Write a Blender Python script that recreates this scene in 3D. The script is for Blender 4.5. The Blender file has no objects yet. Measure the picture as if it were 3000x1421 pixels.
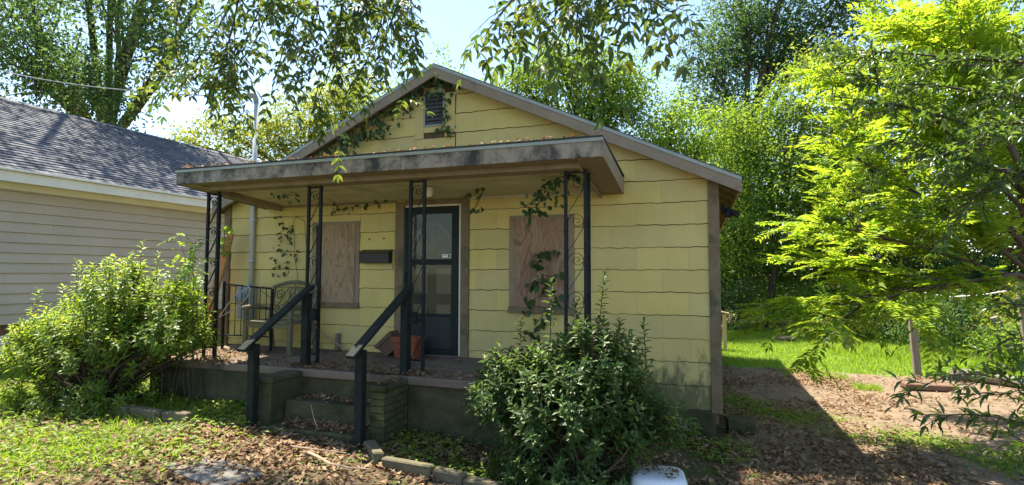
import bpy, bmesh, math, random
import numpy as np
from mathutils import Vector, Matrix
R_ = random.Random(7)
RAD = math.radians
scene = bpy.context.scene
COL = scene.collection

# ------------------------------------------------------------------ camera
cam = bpy.data.cameras.new('camera'); camo = bpy.data.objects.new('camera', cam); COL.objects.link(camo)
cam.sensor_fit = 'HORIZONTAL'; cam.sensor_width = 36.0; cam.lens = 1594.13 * 36.0 / 3000.0
cam.clip_start = 0.05; cam.clip_end = 2000
YAW, PIT, ROLL = 0.3311, 0.0551, 0.0026
_f = Vector((-math.sin(YAW) * math.cos(PIT), math.cos(YAW) * math.cos(PIT), math.sin(PIT)))
_r = Vector((math.cos(YAW), math.sin(YAW), 0)); _u = _r.cross(_f)
_r2 = math.cos(ROLL) * _r + math.sin(ROLL) * _u; _u2 = -math.sin(ROLL) * _r + math.cos(ROLL) * _u
camo.matrix_world = Matrix(((_r2.x, _u2.x, -_f.x, 2.1891), (_r2.y, _u2.y, -_f.y, -6.8153), (_r2.z, _u2.z, -_f.z, 1.7455), (0, 0, 0, 1)))
scene.camera = camo
# ------------------------------------------------------------------ sky, sun, exposure
SUN = Vector((-0.38, 0.22, 1.0)).normalized()
EL = math.asin(SUN.z); AZ = math.atan2(SUN.x, SUN.y)
world = bpy.data.worlds.new('World'); scene.world = world; world.use_nodes = True
wn = world.node_tree.nodes; wl = world.node_tree.links
bg = wn['Background']; sky = wn.new('ShaderNodeTexSky'); sky.sky_type = 'NISHITA'; sky.sun_disc = False
sky.sun_elevation = EL; sky.sun_rotation = AZ % (2 * math.pi); sky.air_density = 1.0; sky.dust_density = 0.5; sky.ozone_density = 1.0
wl.new(sky.outputs['Color'], bg.inputs['Color']); bg.inputs['Strength'].default_value = 0.115
sl = bpy.data.lights.new('sun', 'SUN'); sl.energy = 5.0; sl.angle = RAD(0.55); sl.color = (1.0, 0.93, 0.78)
so = bpy.data.objects.new('sun', sl); COL.objects.link(so); so.rotation_euler = SUN.to_track_quat('Z', 'Y').to_euler(); so.location = (-8, 5, 25)
scene.render.engine = 'CYCLES'
scene.view_settings.view_transform = 'Standard'; scene.view_settings.look = 'None'
scene.view_settings.exposure = 1.65; scene.view_settings.gamma = 1.0; scene.view_settings.use_curve_mapping = False
scene.cycles.max_bounces = 8; scene.cycles.transparent_max_bounces = 12; scene.cycles.transmission_bounces = 6

# ------------------------------------------------------------------ materials
def nodes(name):
    m = bpy.data.materials.new(name); m.use_nodes = True
    nt = m.node_tree; return m, nt, nt.nodes['Principled BSDF']
def ramp(nt, stops, interp='LINEAR'):
    r = nt.nodes.new('ShaderNodeValToRGB'); e = r.color_ramp.elements; r.color_ramp.interpolation = interp
    e[0].position = stops[0][0]; e[0].color = (*stops[0][1], 1)
    e[1].position = stops[-1][0]; e[1].color = (*stops[-1][1], 1)
    for p, c in stops[1:-1]:
        x = e.new(p); x.color = (*c, 1)
    return r
def noise(nt, vec, scale, detail=5, rough=0.6, dist=0.0):
    n = nt.nodes.new('ShaderNodeTexNoise'); n.inputs['Scale'].default_value = scale; n.inputs['Detail'].default_value = detail
    n.inputs['Roughness'].default_value = rough; n.inputs['Distortion'].default_value = dist
    if vec is not None: nt.links.new(vec, n.inputs['Vector'])
    return n
def coords(nt, scale=(1, 1, 1), kind='Object'):
    t = nt.nodes.new('ShaderNodeTexCoord'); mp = nt.nodes.new('ShaderNodeMapping'); mp.inputs['Scale'].default_value = scale
    nt.links.new(t.outputs[kind], mp.inputs['Vector']); return mp.outputs['Vector']
def mix(nt, fac, a, b, mode='MIX'):
    m = nt.nodes.new('ShaderNodeMix'); m.data_type = 'RGBA'; m.blend_type = mode
    for s, v in (('Factor', fac), ('A', a), ('B', b)):
        sock = m.inputs[0] if s == 'Factor' else (m.inputs[6] if s == 'A' else m.inputs[7])
        if isinstance(v, (int, float)): sock.default_value = v
        elif isinstance(v, tuple): sock.default_value = (*v, 1) if len(v) == 3 else v
        else: nt.links.new(v, sock)
    return m.outputs[2]
def math_(nt, op, a, b=None, clamp=False):
    m = nt.nodes.new('ShaderNodeMath'); m.operation = op; m.use_clamp = clamp
    for i, v in enumerate((a, b)):
        if v is None: continue
        if isinstance(v, (int, float)): m.inputs[i].default_value = v
        else: nt.links.new(v, m.inputs[i])
    return m.outputs[0]
def surf(name, c1, c2, scale=6, rough=0.8, bump=0.15, bscale=40, stretch=(1, 1, 1), c3=None, dirt=None, dirt_scale=1.6, dirt_lo=0.5, dirt_hi=0.62, spec=0.3, kind='Object', rnd=0.0):
    """two-tone noise colour, optional dirt blotches, fine bump"""
    m, nt, b = nodes(name); v = coords(nt, stretch, kind)
    n = noise(nt, v, scale, 6, 0.62)
    st = [(0.3, c1), (0.7, c2)] if c3 is None else [(0.28, c1), (0.5, c2), (0.72, c3)]
    r = ramp(nt, st); nt.links.new(n.outputs['Fac'], r.inputs['Fac']); col = r.outputs['Color']
    if rnd:
        oi = nt.nodes.new('ShaderNodeObjectInfo'); hs = nt.nodes.new('ShaderNodeHueSaturation')
        nt.links.new(col, hs.inputs['Color'])
        nt.links.new(math_(nt, 'ADD', math_(nt, 'MULTIPLY', oi.outputs['Random'], rnd), 1 - rnd / 2), hs.inputs['Value']); col = hs.outputs['Color']
    if dirt:
        d = noise(nt, v, dirt_scale, 8, 0.68, 0.4); dr = ramp(nt, [(dirt_lo, (0, 0, 0)), (dirt_hi, (1, 1, 1))])
        nt.links.new(d.outputs['Fac'], dr.inputs['Fac']); col = mix(nt, dr.outputs['Color'], col, dirt)
    nt.links.new(col, b.inputs['Base Color']); b.inputs['Roughness'].default_value = rough; b.inputs['Specular IOR Level'].default_value = spec
    if bump:
        bn = noise(nt, v, bscale, 4, 0.6); bp = nt.nodes.new('ShaderNodeBump'); bp.inputs['Strength'].default_value = bump; bp.inputs['Distance'].default_value = 0.02
        nt.links.new(bn.outputs['Fac'], bp.inputs['Height']); nt.links.new(bp.outputs['Normal'], b.inputs['Normal'])
    return m
def leafmat(name, cols, trans, tfac=0.45, rough=0.45, spec=0.35):
    """thin leaf: per-leaf colour, part of the light passes through the blade"""
    m, nt, b = nodes(name); g = nt.nodes.new('ShaderNodeNewGeometry')
    k = len(cols); r = ramp(nt, [(i / (k - 1), c) for i, c in enumerate(cols)]); nt.links.new(g.outputs['Random Per Island'], r.inputs['Fac'])
    nt.links.new(r.outputs['Color'], b.inputs['Base Color']); b.inputs['Roughness'].default_value = rough; b.inputs['Specular IOR Level'].default_value = spec
    t = nt.nodes.new('ShaderNodeBsdfTranslucent'); k = len(trans)
    r2 = ramp(nt, [(i / (k - 1), c) for i, c in enumerate(trans)]); nt.links.new(g.outputs['Random Per Island'], r2.inputs['Fac']); nt.links.new(r2.outputs['Color'], t.inputs['Color'])
    ms = nt.nodes.new('ShaderNodeMixShader'); ms.inputs[0].default_value = tfac
    nt.links.new(b.outputs[0], ms.inputs[1]); nt.links.new(t.outputs[0], ms.inputs[2])
    nt.links.new(ms.outputs[0], nt.nodes['Material Output'].inputs['Surface']); return m

M = {}
def yellow_paint():
    m, nt, b = nodes('yellow_siding_paint'); t = nt.nodes.new('ShaderNodeTexCoord'); v = t.outputs['Object']
    oi = nt.nodes.new('ShaderNodeObjectInfo')
    n = noise(nt, v, 1.3, 6, 0.6); r = ramp(nt, [(0.3, (0.545, 0.435, 0.145)), (0.7, (0.635, 0.515, 0.195))]); nt.links.new(n.outputs['Fac'], r.inputs['Fac'])
    hs = nt.nodes.new('ShaderNodeHueSaturation'); nt.links.new(r.outputs['Color'], hs.inputs['Color'])
    nt.links.new(math_(nt, 'ADD', math_(nt, 'MULTIPLY', oi.outputs['Random'], 0.15), 0.92), hs.inputs['Value'])
    nt.links.new(math_(nt, 'ADD', math_(nt, 'MULTIPLY', oi.outputs['Random'], 0.10), 0.93), hs.inputs['Saturation'])
    # vertical weather streaks
    mp = nt.nodes.new('ShaderNodeMapping'); mp.inputs['Scale'].default_value = (9, 9, 0.7); nt.links.new(v, mp.inputs['Vector'])
    s = noise(nt, mp.outputs['Vector'], 1.0, 6, 0.65); sr = ramp(nt, [(0.52, (0, 0, 0)), (0.75, (0.30, 0.30, 0.30))]); nt.links.new(s.outputs['Fac'], sr.inputs['Fac'])
    col = mix(nt, sr.outputs['Color'], hs.outputs['Color'], (0.42, 0.37, 0.20))
    # mildew growing up from the damp ground near the shrub
    sx = nt.nodes.new('ShaderNodeSeparateXYZ'); nt.links.new(v, sx.inputs['Vector'])
    mp2 = nt.nodes.new('ShaderNodeMapping'); mp2.inputs['Scale'].default_value = (3.2, 3.2, 1.5); nt.links.new(v, mp2.inputs['Vector'])
    mn = noise(nt, mp2.outputs['Vector'], 2.0, 9, 0.7, 0.5)
    h = nt.nodes.new('ShaderNodeMapRange'); h.inputs[1].default_value = 0.15; h.inputs[2].default_value = 1.25; h.inputs[3].default_value = 0.30; h.inputs[4].default_value = -0.22
    nt.links.new(sx.outputs['Z'], h.inputs[0])
    xr = nt.nodes.new('ShaderNodeMapRange'); xr.inputs[1].default_value = 0.7; xr.inputs[2].default_value = 1.3; xr.inputs[3].default_value = -0.5; xr.inputs[4].default_value = 0.0
    nt.links.new(sx.outputs['X'], xr.inputs[0])
    mm = math_(nt, 'ADD', math_(nt, 'ADD', mn.outputs['Fac'], h.outputs[0]), xr.outputs[0]); mr = ramp(nt, [(0.53, (0, 0, 0)), (0.70, (0.85, 0.85, 0.85))]); nt.links.new(mm, mr.inputs['Fac'])
    col = mix(nt, mr.outputs['Color'], col, (0.10, 0.105, 0.05))
    nt.links.new(col, b.inputs['Base Color']); b.inputs['Roughness'].default_value = 0.75; b.inputs['Specular IOR Level'].default_value = 0.25
    mp3 = nt.nodes.new('ShaderNodeMapping'); mp3.inputs['Scale'].default_value = (90, 90, 6); nt.links.new(v, mp3.inputs['Vector'])
    bn = noise(nt, mp3.outputs['Vector'], 1.0, 3); bp = nt.nodes.new('ShaderNodeBump'); bp.inputs['Strength'].default_value = 0.12; bp.inputs['Distance'].default_value = 0.01
    nt.links.new(bn.outputs['Fac'], bp.inputs['Height']); nt.links.new(bp.outputs['Normal'], b.inputs['Normal'])
    return m
M['yellow'] = yellow_paint()
M['backing'] = surf('wall_backing', (0.10, 0.07, 0.04), (0.15, 0.11, 0.06), 5, 0.95, 0)
M['taupe'] = surf('taupe_trim_paint', (0.235, 0.185, 0.125), (0.30, 0.24, 0.17), 5, 0.75, 0.12, 60, (1, 1, 1), dirt=(0.17, 0.13, 0.09), dirt_scale=3.5, dirt_lo=0.56, dirt_hi=0.7)
M['brown_trim'] = surf('brown_corner_paint', (0.17, 0.125, 0.07), (0.225, 0.17, 0.10), 4, 0.8, 0.15, 60, dirt=(0.10, 0.09, 0.05), dirt_scale=2.5)
M['moldy'] = surf('mildewed_fascia', (0.29, 0.25, 0.195), (0.37, 0.325, 0.265), 3, 0.8, 0.2, 45, (1, 1, .8), dirt=(0.05, 0.05, 0.047), dirt_scale=4.0, dirt_lo=0.40, dirt_hi=0.60)
M['drip'] = surf('grey_green_drip_edge', (0.25, 0.29, 0.26), (0.33, 0.37, 0.33), 8, 0.5, 0.05, spec=0.5)
M['ceiling'] = surf('ceiling_paint', (0.50, 0.45, 0.30), (0.60, 0.54, 0.38), 2.5, 0.8, 0.1, 50, dirt=(0.30, 0.27, 0.17), dirt_scale=2.2, dirt_lo=0.52, dirt_hi=0.72, rnd=0.12)
M['roofshingle'] = surf('asphalt_shingle', (0.035, 0.035, 0.035), (0.08, 0.078, 0.075), 30, 0.95, 0.5, 120)
M['concrete'] = surf('mossy_concrete', (0.06, 0.056, 0.028), (0.115, 0.102, 0.054), 3.5, 0.92, 0.5, 35, dirt=(0.030, 0.038, 0.012), dirt_scale=2.6, dirt_lo=0.42, dirt_hi=0.62)
M['floor'] = surf('porch_floor_concrete', (0.14, 0.105, 0.075), (0.22, 0.17, 0.125), 2.2, 0.9, 0.3, 40, dirt=(0.075, 0.06, 0.04), dirt_scale=1.3, dirt_lo=0.5, dirt_hi=0.66)
M['brick'] = surf('mossy_painted_brick', (0.07, 0.075, 0.025), (0.125, 0.118, 0.05), 7, 0.95, 0.6, 60, dirt=(0.03, 0.042, 0.012), dirt_scale=3.0, dirt_lo=0.46, dirt_hi=0.6, rnd=0.25)
M['mortar'] = surf('dark_mortar', (0.03, 0.03, 0.018), (0.05, 0.047, 0.03), 20, 0.95, 0.4)
M['iron'] = surf('black_iron_paint', (0.009, 0.012, 0.013), (0.02, 0.025, 0.025), 18, 0.6, 0.12, 90, spec=0.2, dirt=(0.07, 0.06, 0.045), dirt_scale=14, dirt_lo=0.66, dirt_hi=0.72)
M['railpaint'] = surf('black_green_wood_paint', (0.012, 0.016, 0.014), (0.024, 0.029, 0.025), 9, 0.7, 0.2, 60, (1, 1, 1), spec=0.12, dirt=(0.16, 0.17, 0.13), dirt_scale=16, dirt_lo=0.68, dirt_hi=0.73)
M['cream'] = surf('cream_paint', (0.62, 0.57, 0.46), (0.74, 0.70, 0.60), 5, 0.6, 0.05)
M['stormdoor'] = surf('dark_green_door_paint', (0.014, 0.02, 0.018), (0.022, 0.03, 0.027), 6, 0.6, 0.04, spec=0.15)
M['kick'] = surf('slate_kick_panel', (0.026, 0.028, 0.026), (0.038, 0.040, 0.037), 3, 0.7, 0.05)
M['tandoor'] = surf('tan_door_paint', (0.42, 0.29, 0.18), (0.50, 0.36, 0.23), 4, 0.55, 0.08)
M['mailbox'] = surf('black_tin', (0.008, 0.009, 0.009), (0.017, 0.018, 0.018), 8, 0.4, 0.05, spec=0.5)
M['terra'] = surf('terracotta_plastic', (0.22, 0.06, 0.03), (0.28, 0.085, 0.045), 5, 0.6, 0.08, dirt=(0.22, 0.14, 0.09), dirt_scale=5, dirt_lo=0.58, dirt_hi=0.75)
M['brownpot'] = surf('dull_brown_plastic', (0.12, 0.07, 0.045), (0.17, 0.105, 0.07), 5, 0.7, 0.1)
M['oldwood'] = surf('weathered_wood', (0.16, 0.14, 0.105), (0.28, 0.25, 0.20), 3, 0.9, 0.5, 30, (14, 14, 1.2))
M['benchwood'] = surf('mossy_bench', (0.12, 0.115, 0.07), (0.21, 0.19, 0.12), 8, 0.85, 0.3, 50)
M['pinewood'] = surf('new_pine', (0.42, 0.32, 0.17), (0.52, 0.41, 0.24), 3, 0.75, 0.2, 30, (10, 10, 1.2))
M['orangewood'] = surf('orange_board', (0.42, 0.17, 0.06), (0.52, 0.24, 0.10), 4, 0.7, 0.2)
M['galv'] = surf('galvanised_pipe', (0.36, 0.38, 0.38), (0.50, 0.52, 0.52), 6, 0.38, 0.05, spec=0.6)
M['greybox'] = surf('meter_grey', (0.27, 0.29, 0.29), (0.34, 0.36, 0.36), 6, 0.5, 0.05)
M['white_plastic'] = surf('white_plastic', (0.68, 0.70, 0.72), (0.78, 0.79, 0.80), 3, 0.45, 0.03, dirt=(0.42, 0.38, 0.30), dirt_scale=7, dirt_lo=0.6, dirt_hi=0.75)
M['cable'] = surf('grey_cable', (0.35, 0.34, 0.31), (0.45, 0.44, 0.40), 8, 0.6, 0)
M['darkcable'] = surf('black_cable', (0.02, 0.02, 0.02), (0.04, 0.04, 0.04), 8, 0.6, 0)
M['rope'] = surf('white_rope', (0.6, 0.6, 0.58), (0.72, 0.72, 0.7), 20, 0.8, 0.1)
M['bark'] = surf('bark', (0.055, 0.042, 0.03), (0.12, 0.095, 0.07), 5, 0.95, 0.8, 18, (6, 6, 1.2))
M['twig'] = surf('twig_bark', (0.06, 0.042, 0.028), (0.11, 0.08, 0.055), 8, 0.9, 0.2)
M['paletwig'] = surf('pale_dry_stick', (0.30, 0.22, 0.15), (0.42, 0.32, 0.22), 8, 0.9, 0.2)
M['stone'] = surf('grey_flagstone', (0.13, 0.12, 0.105), (0.24, 0.22, 0.19), 8, 0.9, 0.5, 40)
M['edgestone'] = surf('mossy_edging', (0.10, 0.085, 0.05), (0.17, 0.145, 0.09), 6, 0.92, 0.5, 40, dirt=(0.05, 0.06, 0.02), dirt_scale=4)
M['nsiding'] = surf('taupe_lap_siding', (0.40, 0.355, 0.29), (0.46, 0.41, 0.34), 1.5, 0.7, 0.08, 40, (1, 1, 1), rnd=0.06)
M['nwhite'] = surf('white_fascia_paint', (0.66, 0.65, 0.58), (0.76, 0.75, 0.68), 2, 0.55, 0.04)
M['nfound'] = surf('brown_foundation', (0.13, 0.075, 0.05), (0.20, 0.12, 0.08), 9, 0.9, 0.4)
M['slat'] = surf('dark_vent_slat', (0.055, 0.055, 0.06), (0.10, 0.10, 0.10), 8, 0.8, 0.1)
def shingles(name, src):
    m, nt, b = nodes(name)
    g = nt.nodes.new('ShaderNodeNewGeometry' if src == 'island' else 'ShaderNodeObjectInfo')
    r = ramp(nt, [(0, (0.06, 0.064, 0.078)), (0.4, (0.09, 0.095, 0.112)), (0.75, (0.125, 0.127, 0.14)), (1, (0.10, 0.098, 0.10))])
    nt.links.new(g.outputs['Random Per Island' if src == 'island' else 'Random'], r.inputs['Fac'])
    v = coords(nt); n = noise(nt, v, 45, 3); col = mix(nt, 0.35, r.outputs['Color'], n.outputs['Fac'], 'OVERLAY')
    nt.links.new(col, b.inputs['Base Color']); b.inputs['Roughness'].default_value = 0.9
    return m
M['nsh_i'] = shingles('grey_shingle_field', 'island'); M['nsh_o'] = shingles('grey_shingle_tab', 'object')
def plywood(name, ca, cb, cc):
    m, nt, b = nodes(name); v = coords(nt, (1, 1, 0.20)); w1 = noise(nt, v, 5.5, 3, 0.55, 0.9)
    n = nt.nodes.new('ShaderNodeMath'); n.operation = 'MULTIPLY'; nt.links.new(w1.outputs['Fac'], n.inputs[0]); n.inputs[1].default_value = 34
    sn = math_(nt, 'SINE', n.outputs[0]); r = ramp(nt, [(0.0, ca), (0.55, cb), (1.0, cc)])
    nt.links.new(math_(nt, 'ADD', math_(nt, 'MULTIPLY', sn, 0.5), 0.5), r.inputs['Fac'])
    v2 = coords(nt, (60, 60, 3)); f = noise(nt, v2, 1, 4); col = mix(nt, 0.45, r.outputs['Color'], f.outputs['Fac'], 'OVERLAY')
    d = noise(nt, coords(nt), 3.0, 6); dr = ramp(nt, [(0.45, (0, 0, 0)), (0.7, (0.5, 0.5, 0.5))]); nt.links.new(d.outputs['Fac'], dr.inputs['Fac'])
    col = mix(nt, dr.outputs['Color'], col, (0.26, 0.17, 0.11))
    nt.links.new(col, b.inputs['Base Color']); b.inputs['Roughness'].default_value = 0.8; return m
M['ply'] = plywood('weathered_plywood', (0.25, 0.165, 0.09), (0.40, 0.285, 0.165), (0.33, 0.225, 0.13))
M['ply2'] = plywood('reddish_plywood', (0.20, 0.115, 0.065), (0.35, 0.23, 0.14), (0.275, 0.165, 0.095))
def glass():
    m, nt, b = nodes('door_glass'); o = nt.nodes['Material Output']
    g = nt.nodes.new('ShaderNodeBsdfGlossy'); g.inputs['Roughness'].default_value = 0.02; g.inputs['Color'].default_value = (0.9, 0.95, 0.95, 1)
    t = nt.nodes.new('ShaderNodeBsdfTransparent'); t.inputs['Color'].default_value = (0.80, 0.83, 0.80, 1)
    d = nt.nodes.new('ShaderNodeBsdfDiffuse'); d.inputs['Color'].default_value = (0.20, 0.19, 0.16, 1)
    a = nt.nodes.new('ShaderNodeMixShader'); a.inputs[0].default_value = 0.14; nt.links.new(t.outputs[0], a.inputs[1]); nt.links.new(d.outputs[0], a.inputs[2])
    f = nt.nodes.new('ShaderNodeFresnel'); f.inputs['IOR'].default_value = 1.3
    s = nt.nodes.new('ShaderNodeMixShader'); nt.links.new(f.outputs[0], s.inputs[0]); nt.links.new(a.outputs[0], s.inputs[1]); nt.links.new(g.outputs[0], s.inputs[2])
    nt.links.new(s.outputs[0], o.inputs['Surface']); return m
M['glass'] = glass()
# foliage
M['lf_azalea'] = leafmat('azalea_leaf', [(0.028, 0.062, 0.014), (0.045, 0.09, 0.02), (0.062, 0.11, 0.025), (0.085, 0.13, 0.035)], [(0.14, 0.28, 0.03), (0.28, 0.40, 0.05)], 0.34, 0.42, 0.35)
M['lf_azalea_y'] = leafmat('sun_tinted_azalea_leaf', [(0.045, 0.095, 0.016), (0.08, 0.15, 0.02), (0.125, 0.20, 0.026), (0.19, 0.24, 0.04)], [(0.24, 0.42, 0.03), (0.42, 0.56, 0.04), (0.58, 0.64, 0.05)], 0.45, 0.4, 0.35)  # azalea leaf with sunlight put into its brighter, yellower colour
M['lf_pecan'] = leafmat('pecan_leaf', [(0.035, 0.07, 0.022), (0.05, 0.095, 0.028), (0.07, 0.115, 0.03), (0.12, 0.15, 0.04)], [(0.10, 0.20, 0.03), (0.22, 0.32, 0.04), (0.42, 0.44, 0.05)], 0.33, 0.45, 0.3)
M['lf_lime'] = leafmat('lime_frond', [(0.07, 0.15, 0.015), (0.12, 0.23, 0.018), (0.17, 0.29, 0.022), (0.25, 0.31, 0.035)], [(0.26, 0.46, 0.02), (0.46, 0.62, 0.03), (0.64, 0.68, 0.05)], 0.48, 0.5, 0.25)
M['lf_oak'] = leafmat('dark_oak_leaf', [(0.028, 0.06, 0.015), (0.045, 0.09, 0.02), (0.06, 0.11, 0.025)], [(0.14, 0.26, 0.02), (0.26, 0.38, 0.04)], 0.38, 0.3, 0.5)
M['lf_far_dark'] = leafmat('far_dark_leaf', [(0.035, 0.07, 0.032), (0.05, 0.10, 0.04), (0.075, 0.13, 0.045)], [(0.12, 0.24, 0.05), (0.26, 0.38, 0.07)], 0.38, 0.6, 0.18)
M['lf_far_mid'] = leafmat('far_mid_leaf', [(0.05, 0.10, 0.022), (0.08, 0.15, 0.028), (0.12, 0.19, 0.035)], [(0.24, 0.40, 0.035), (0.42, 0.54, 0.05)], 0.45, 0.6, 0.18)
M['lf_far_yel'] = leafmat('far_yellow_leaf', [(0.08, 0.13, 0.03), (0.13, 0.19, 0.035), (0.19, 0.22, 0.05), (0.24, 0.22, 0.06)], [(0.32, 0.44, 0.04), (0.56, 0.56, 0.07)], 0.46, 0.6, 0.18)
M['lf_bright'] = leafmat('bright_leaf', [(0.08, 0.16, 0.02), (0.12, 0.23, 0.025), (0.17, 0.28, 0.03)], [(0.32, 0.52, 0.03), (0.5, 0.64, 0.05)], 0.48, 0.4, 0.35)
M['lf_vine'] = leafmat('vine_leaf', [(0.022, 0.055, 0.022), (0.035, 0.08, 0.028), (0.05, 0.10, 0.03)], [(0.10, 0.22, 0.03), (0.18, 0.32, 0.04)], 0.3, 0.35, 0.4)
M['grass'] = leafmat('grass_blade', [(0.10, 0.19, 0.015), (0.15, 0.27, 0.02), (0.20, 0.31, 0.03), (0.26, 0.30, 0.05)], [(0.36, 0.58, 0.03), (0.52, 0.64, 0.05)], 0.42, 0.55, 0.25)
M['weed'] = leafmat('weed_leaf', [(0.08, 0.15, 0.018), (0.13, 0.22, 0.025), (0.18, 0.26, 0.035), (0.26, 0.28, 0.06)], [(0.26, 0.42, 0.03), (0.42, 0.52, 0.05)], 0.4, 0.5, 0.3)
M['litter'] = leafmat('dead_leaf', [(0.10, 0.055, 0.03), (0.17, 0.095, 0.05), (0.25, 0.15, 0.085), (0.33, 0.22, 0.13), (0.20, 0.17, 0.07)], [(0.20, 0.09, 0.03), (0.34, 0.18, 0.07)], 0.18, 0.65, 0.2)


# ------------------------------------------------------------------ builders
WORLDM = {}
def _parent(o, parent, basis=None):
    if parent is not None:
        o.parent = parent; o.matrix_parent_inverse = WORLDM[parent.name].inverted()
    WORLDM[o.name] = basis.copy() if basis is not None else Matrix.Identity(4)
def tag(o, label=None, cat=None, group=None, kind=None):
    if label: o['label'] = label
    if cat: o['category'] = cat
    if group: o['group'] = group
    if kind: o['kind'] = kind
    return o
def thing(name, label, cat, loc, group=None):
    o = bpy.data.objects.new(name, None); COL.objects.link(o); o.location = loc; o.empty_display_size = 0.2
    WORLDM[o.name] = Matrix.Translation(loc); return tag(o, label, cat, group)
def link(name, me, mat, parent=None, basis=None):
    o = bpy.data.objects.new(name, me); COL.objects.link(o)
    if mat is not None and not me.materials: me.materials.append(mat)
    if basis is not None: o.matrix_basis = basis
    _parent(o, parent, basis); return o
class MB:
    def __init__(s): s.v = []; s.f = []; s.smooth = False
    def add(s, vs, fs):
        n = len(s.v); s.v += [tuple(p) for p in vs]; s.f += [tuple(i + n for i in f) for f in fs]; return s
    def box(s, x0, x1, y0, y1, z0, z1):
        return s.add([(x0,y0,z0),(x1,y0,z0),(x1,y1,z0),(x0,y1,z0),(x0,y0,z1),(x1,y0,z1),(x1,y1,z1),(x0,y1,z1)],
                     [(0,3,2,1),(4,5,6,7),(0,1,5,4),(1,2,6,5),(2,3,7,6),(3,0,4,7)])
    def hexa(s, p8): return s.add(p8, [(0,3,2,1),(4,5,6,7),(0,1,5,4),(1,2,6,5),(2,3,7,6),(3,0,4,7)])
    def beam(s, a, b, w, h, up=(0, 0, 1)):
        a = Vector(a); b = Vector(b); d = (b - a).normalized(); sd = d.cross(Vector(up))
        if sd.length < 1e-4: sd = d.cross(Vector((0, 1, 0)))
        sd.normalize(); u = sd.cross(d); sd *= w / 2; u *= h / 2
        return s.hexa([a - sd - u, a + sd - u, b + sd - u, b - sd - u, a - sd + u, a + sd + u, b + sd + u, b - sd + u])
    def tube(s, pts, r, n=6, cap=True):
        pts = [Vector(p) for p in pts]; rs = r if isinstance(r, (list, tuple)) else [r] * len(pts); base = len(s.v); prev = None
        for i, p in enumerate(pts):
            d = (pts[min(i + 1, len(pts) - 1)] - pts[max(i - 1, 0)])
            if d.length < 1e-9: d = Vector((0, 0, 1))
            d.normalize()
            if prev is None:
                a = d.cross(Vector((0, 0, 1)));
                if a.length < 0.1: a = d.cross(Vector((1, 0, 0)))
            else: a = prev - d * prev.dot(d)
            a.normalize(); prev = a; b = d.cross(a)
            for j in range(n):
                t = 2 * math.pi * j / n; q = p + (a * math.cos(t) + b * math.sin(t)) * rs[i]; s.v.append((q.x, q.y, q.z))
        for i in range(len(pts) - 1):
            for j in range(n):
                j2 = (j + 1) % n; s.f.append((base + i*n + j, base + i*n + j2, base + (i+1)*n + j2, base + (i+1)*n + j))
        if cap:
            s.f.append(tuple(base + j for j in range(n))[::-1]); e = base + (len(pts) - 1) * n; s.f.append(tuple(e + j for j in range(n)))
        return s
    def lathe(s, c, prof, n=20):
        base = len(s.v)
        for r, z in prof:
            for j in range(n):
                t = 2 * math.pi * j / n; s.v.append((c[0] + r * math.cos(t), c[1] + r * math.sin(t), c[2] + z))
        for i in range(len(prof) - 1):
            for j in range(n):
                j2 = (j + 1) % n; s.f.append((base + i*n + j, base + i*n + j2, base + (i+1)*n + j2, base + (i+1)*n + j))
        s.f.append(tuple(base + j for j in range(n))[::-1]); e = base + (len(prof) - 1) * n; s.f.append(tuple(e + j for j in range(n))); return s
    def mesh(s, name, bev=0.0, smooth=False):
        me = bpy.data.meshes.new(name); me.from_pydata(s.v, [], s.f)
        if bev:
            bm = bmesh.new(); bm.from_mesh(me); bmesh.ops.bevel(bm, geom=[e for e in bm.edges], offset=bev, segments=1, affect='EDGES', profile=0.5); bm.to_mesh(me); bm.free()
        if smooth:
            me.polygons.foreach_set('use_smooth', [True] * len(me.polygons))
        me.update(); return me
    def build(s, name, mat, parent=None, bev=0.0, smooth=False):
        return link(name, s.mesh(name, bev, smooth), mat, parent)
def box(name, x0, x1, y0, y1, z0, z1, mat, parent=None, bev=0.004): return MB().box(x0, x1, y0, y1, z0, z1).build(name, mat, parent, bev)
def beam(name, a, b, w, h, mat, parent=None, up=(0, 0, 1), bev=0.004): return MB().beam(a, b, w, h, up).build(name, mat, parent, bev)
def tri_mesh(name, V, T, mat, parent=None, smooth=False):
    me = bpy.data.meshes.new(name); V = np.ascontiguousarray(V, dtype=np.float32); T = np.ascontiguousarray(T, dtype=np.int32)
    me.vertices.add(len(V)); me.vertices.foreach_set('co', V.ravel()); me.loops.add(T.size); me.loops.foreach_set('vertex_index', T.ravel())
    me.polygons.add(len(T)); me.polygons.foreach_set('loop_start', np.arange(0, T.size, 3, dtype=np.int32))
    if smooth: me.polygons.foreach_set('use_smooth', np.ones(len(T), dtype=bool))
    me.update(calc_edges=True); return link(name, me, mat, parent)
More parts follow.
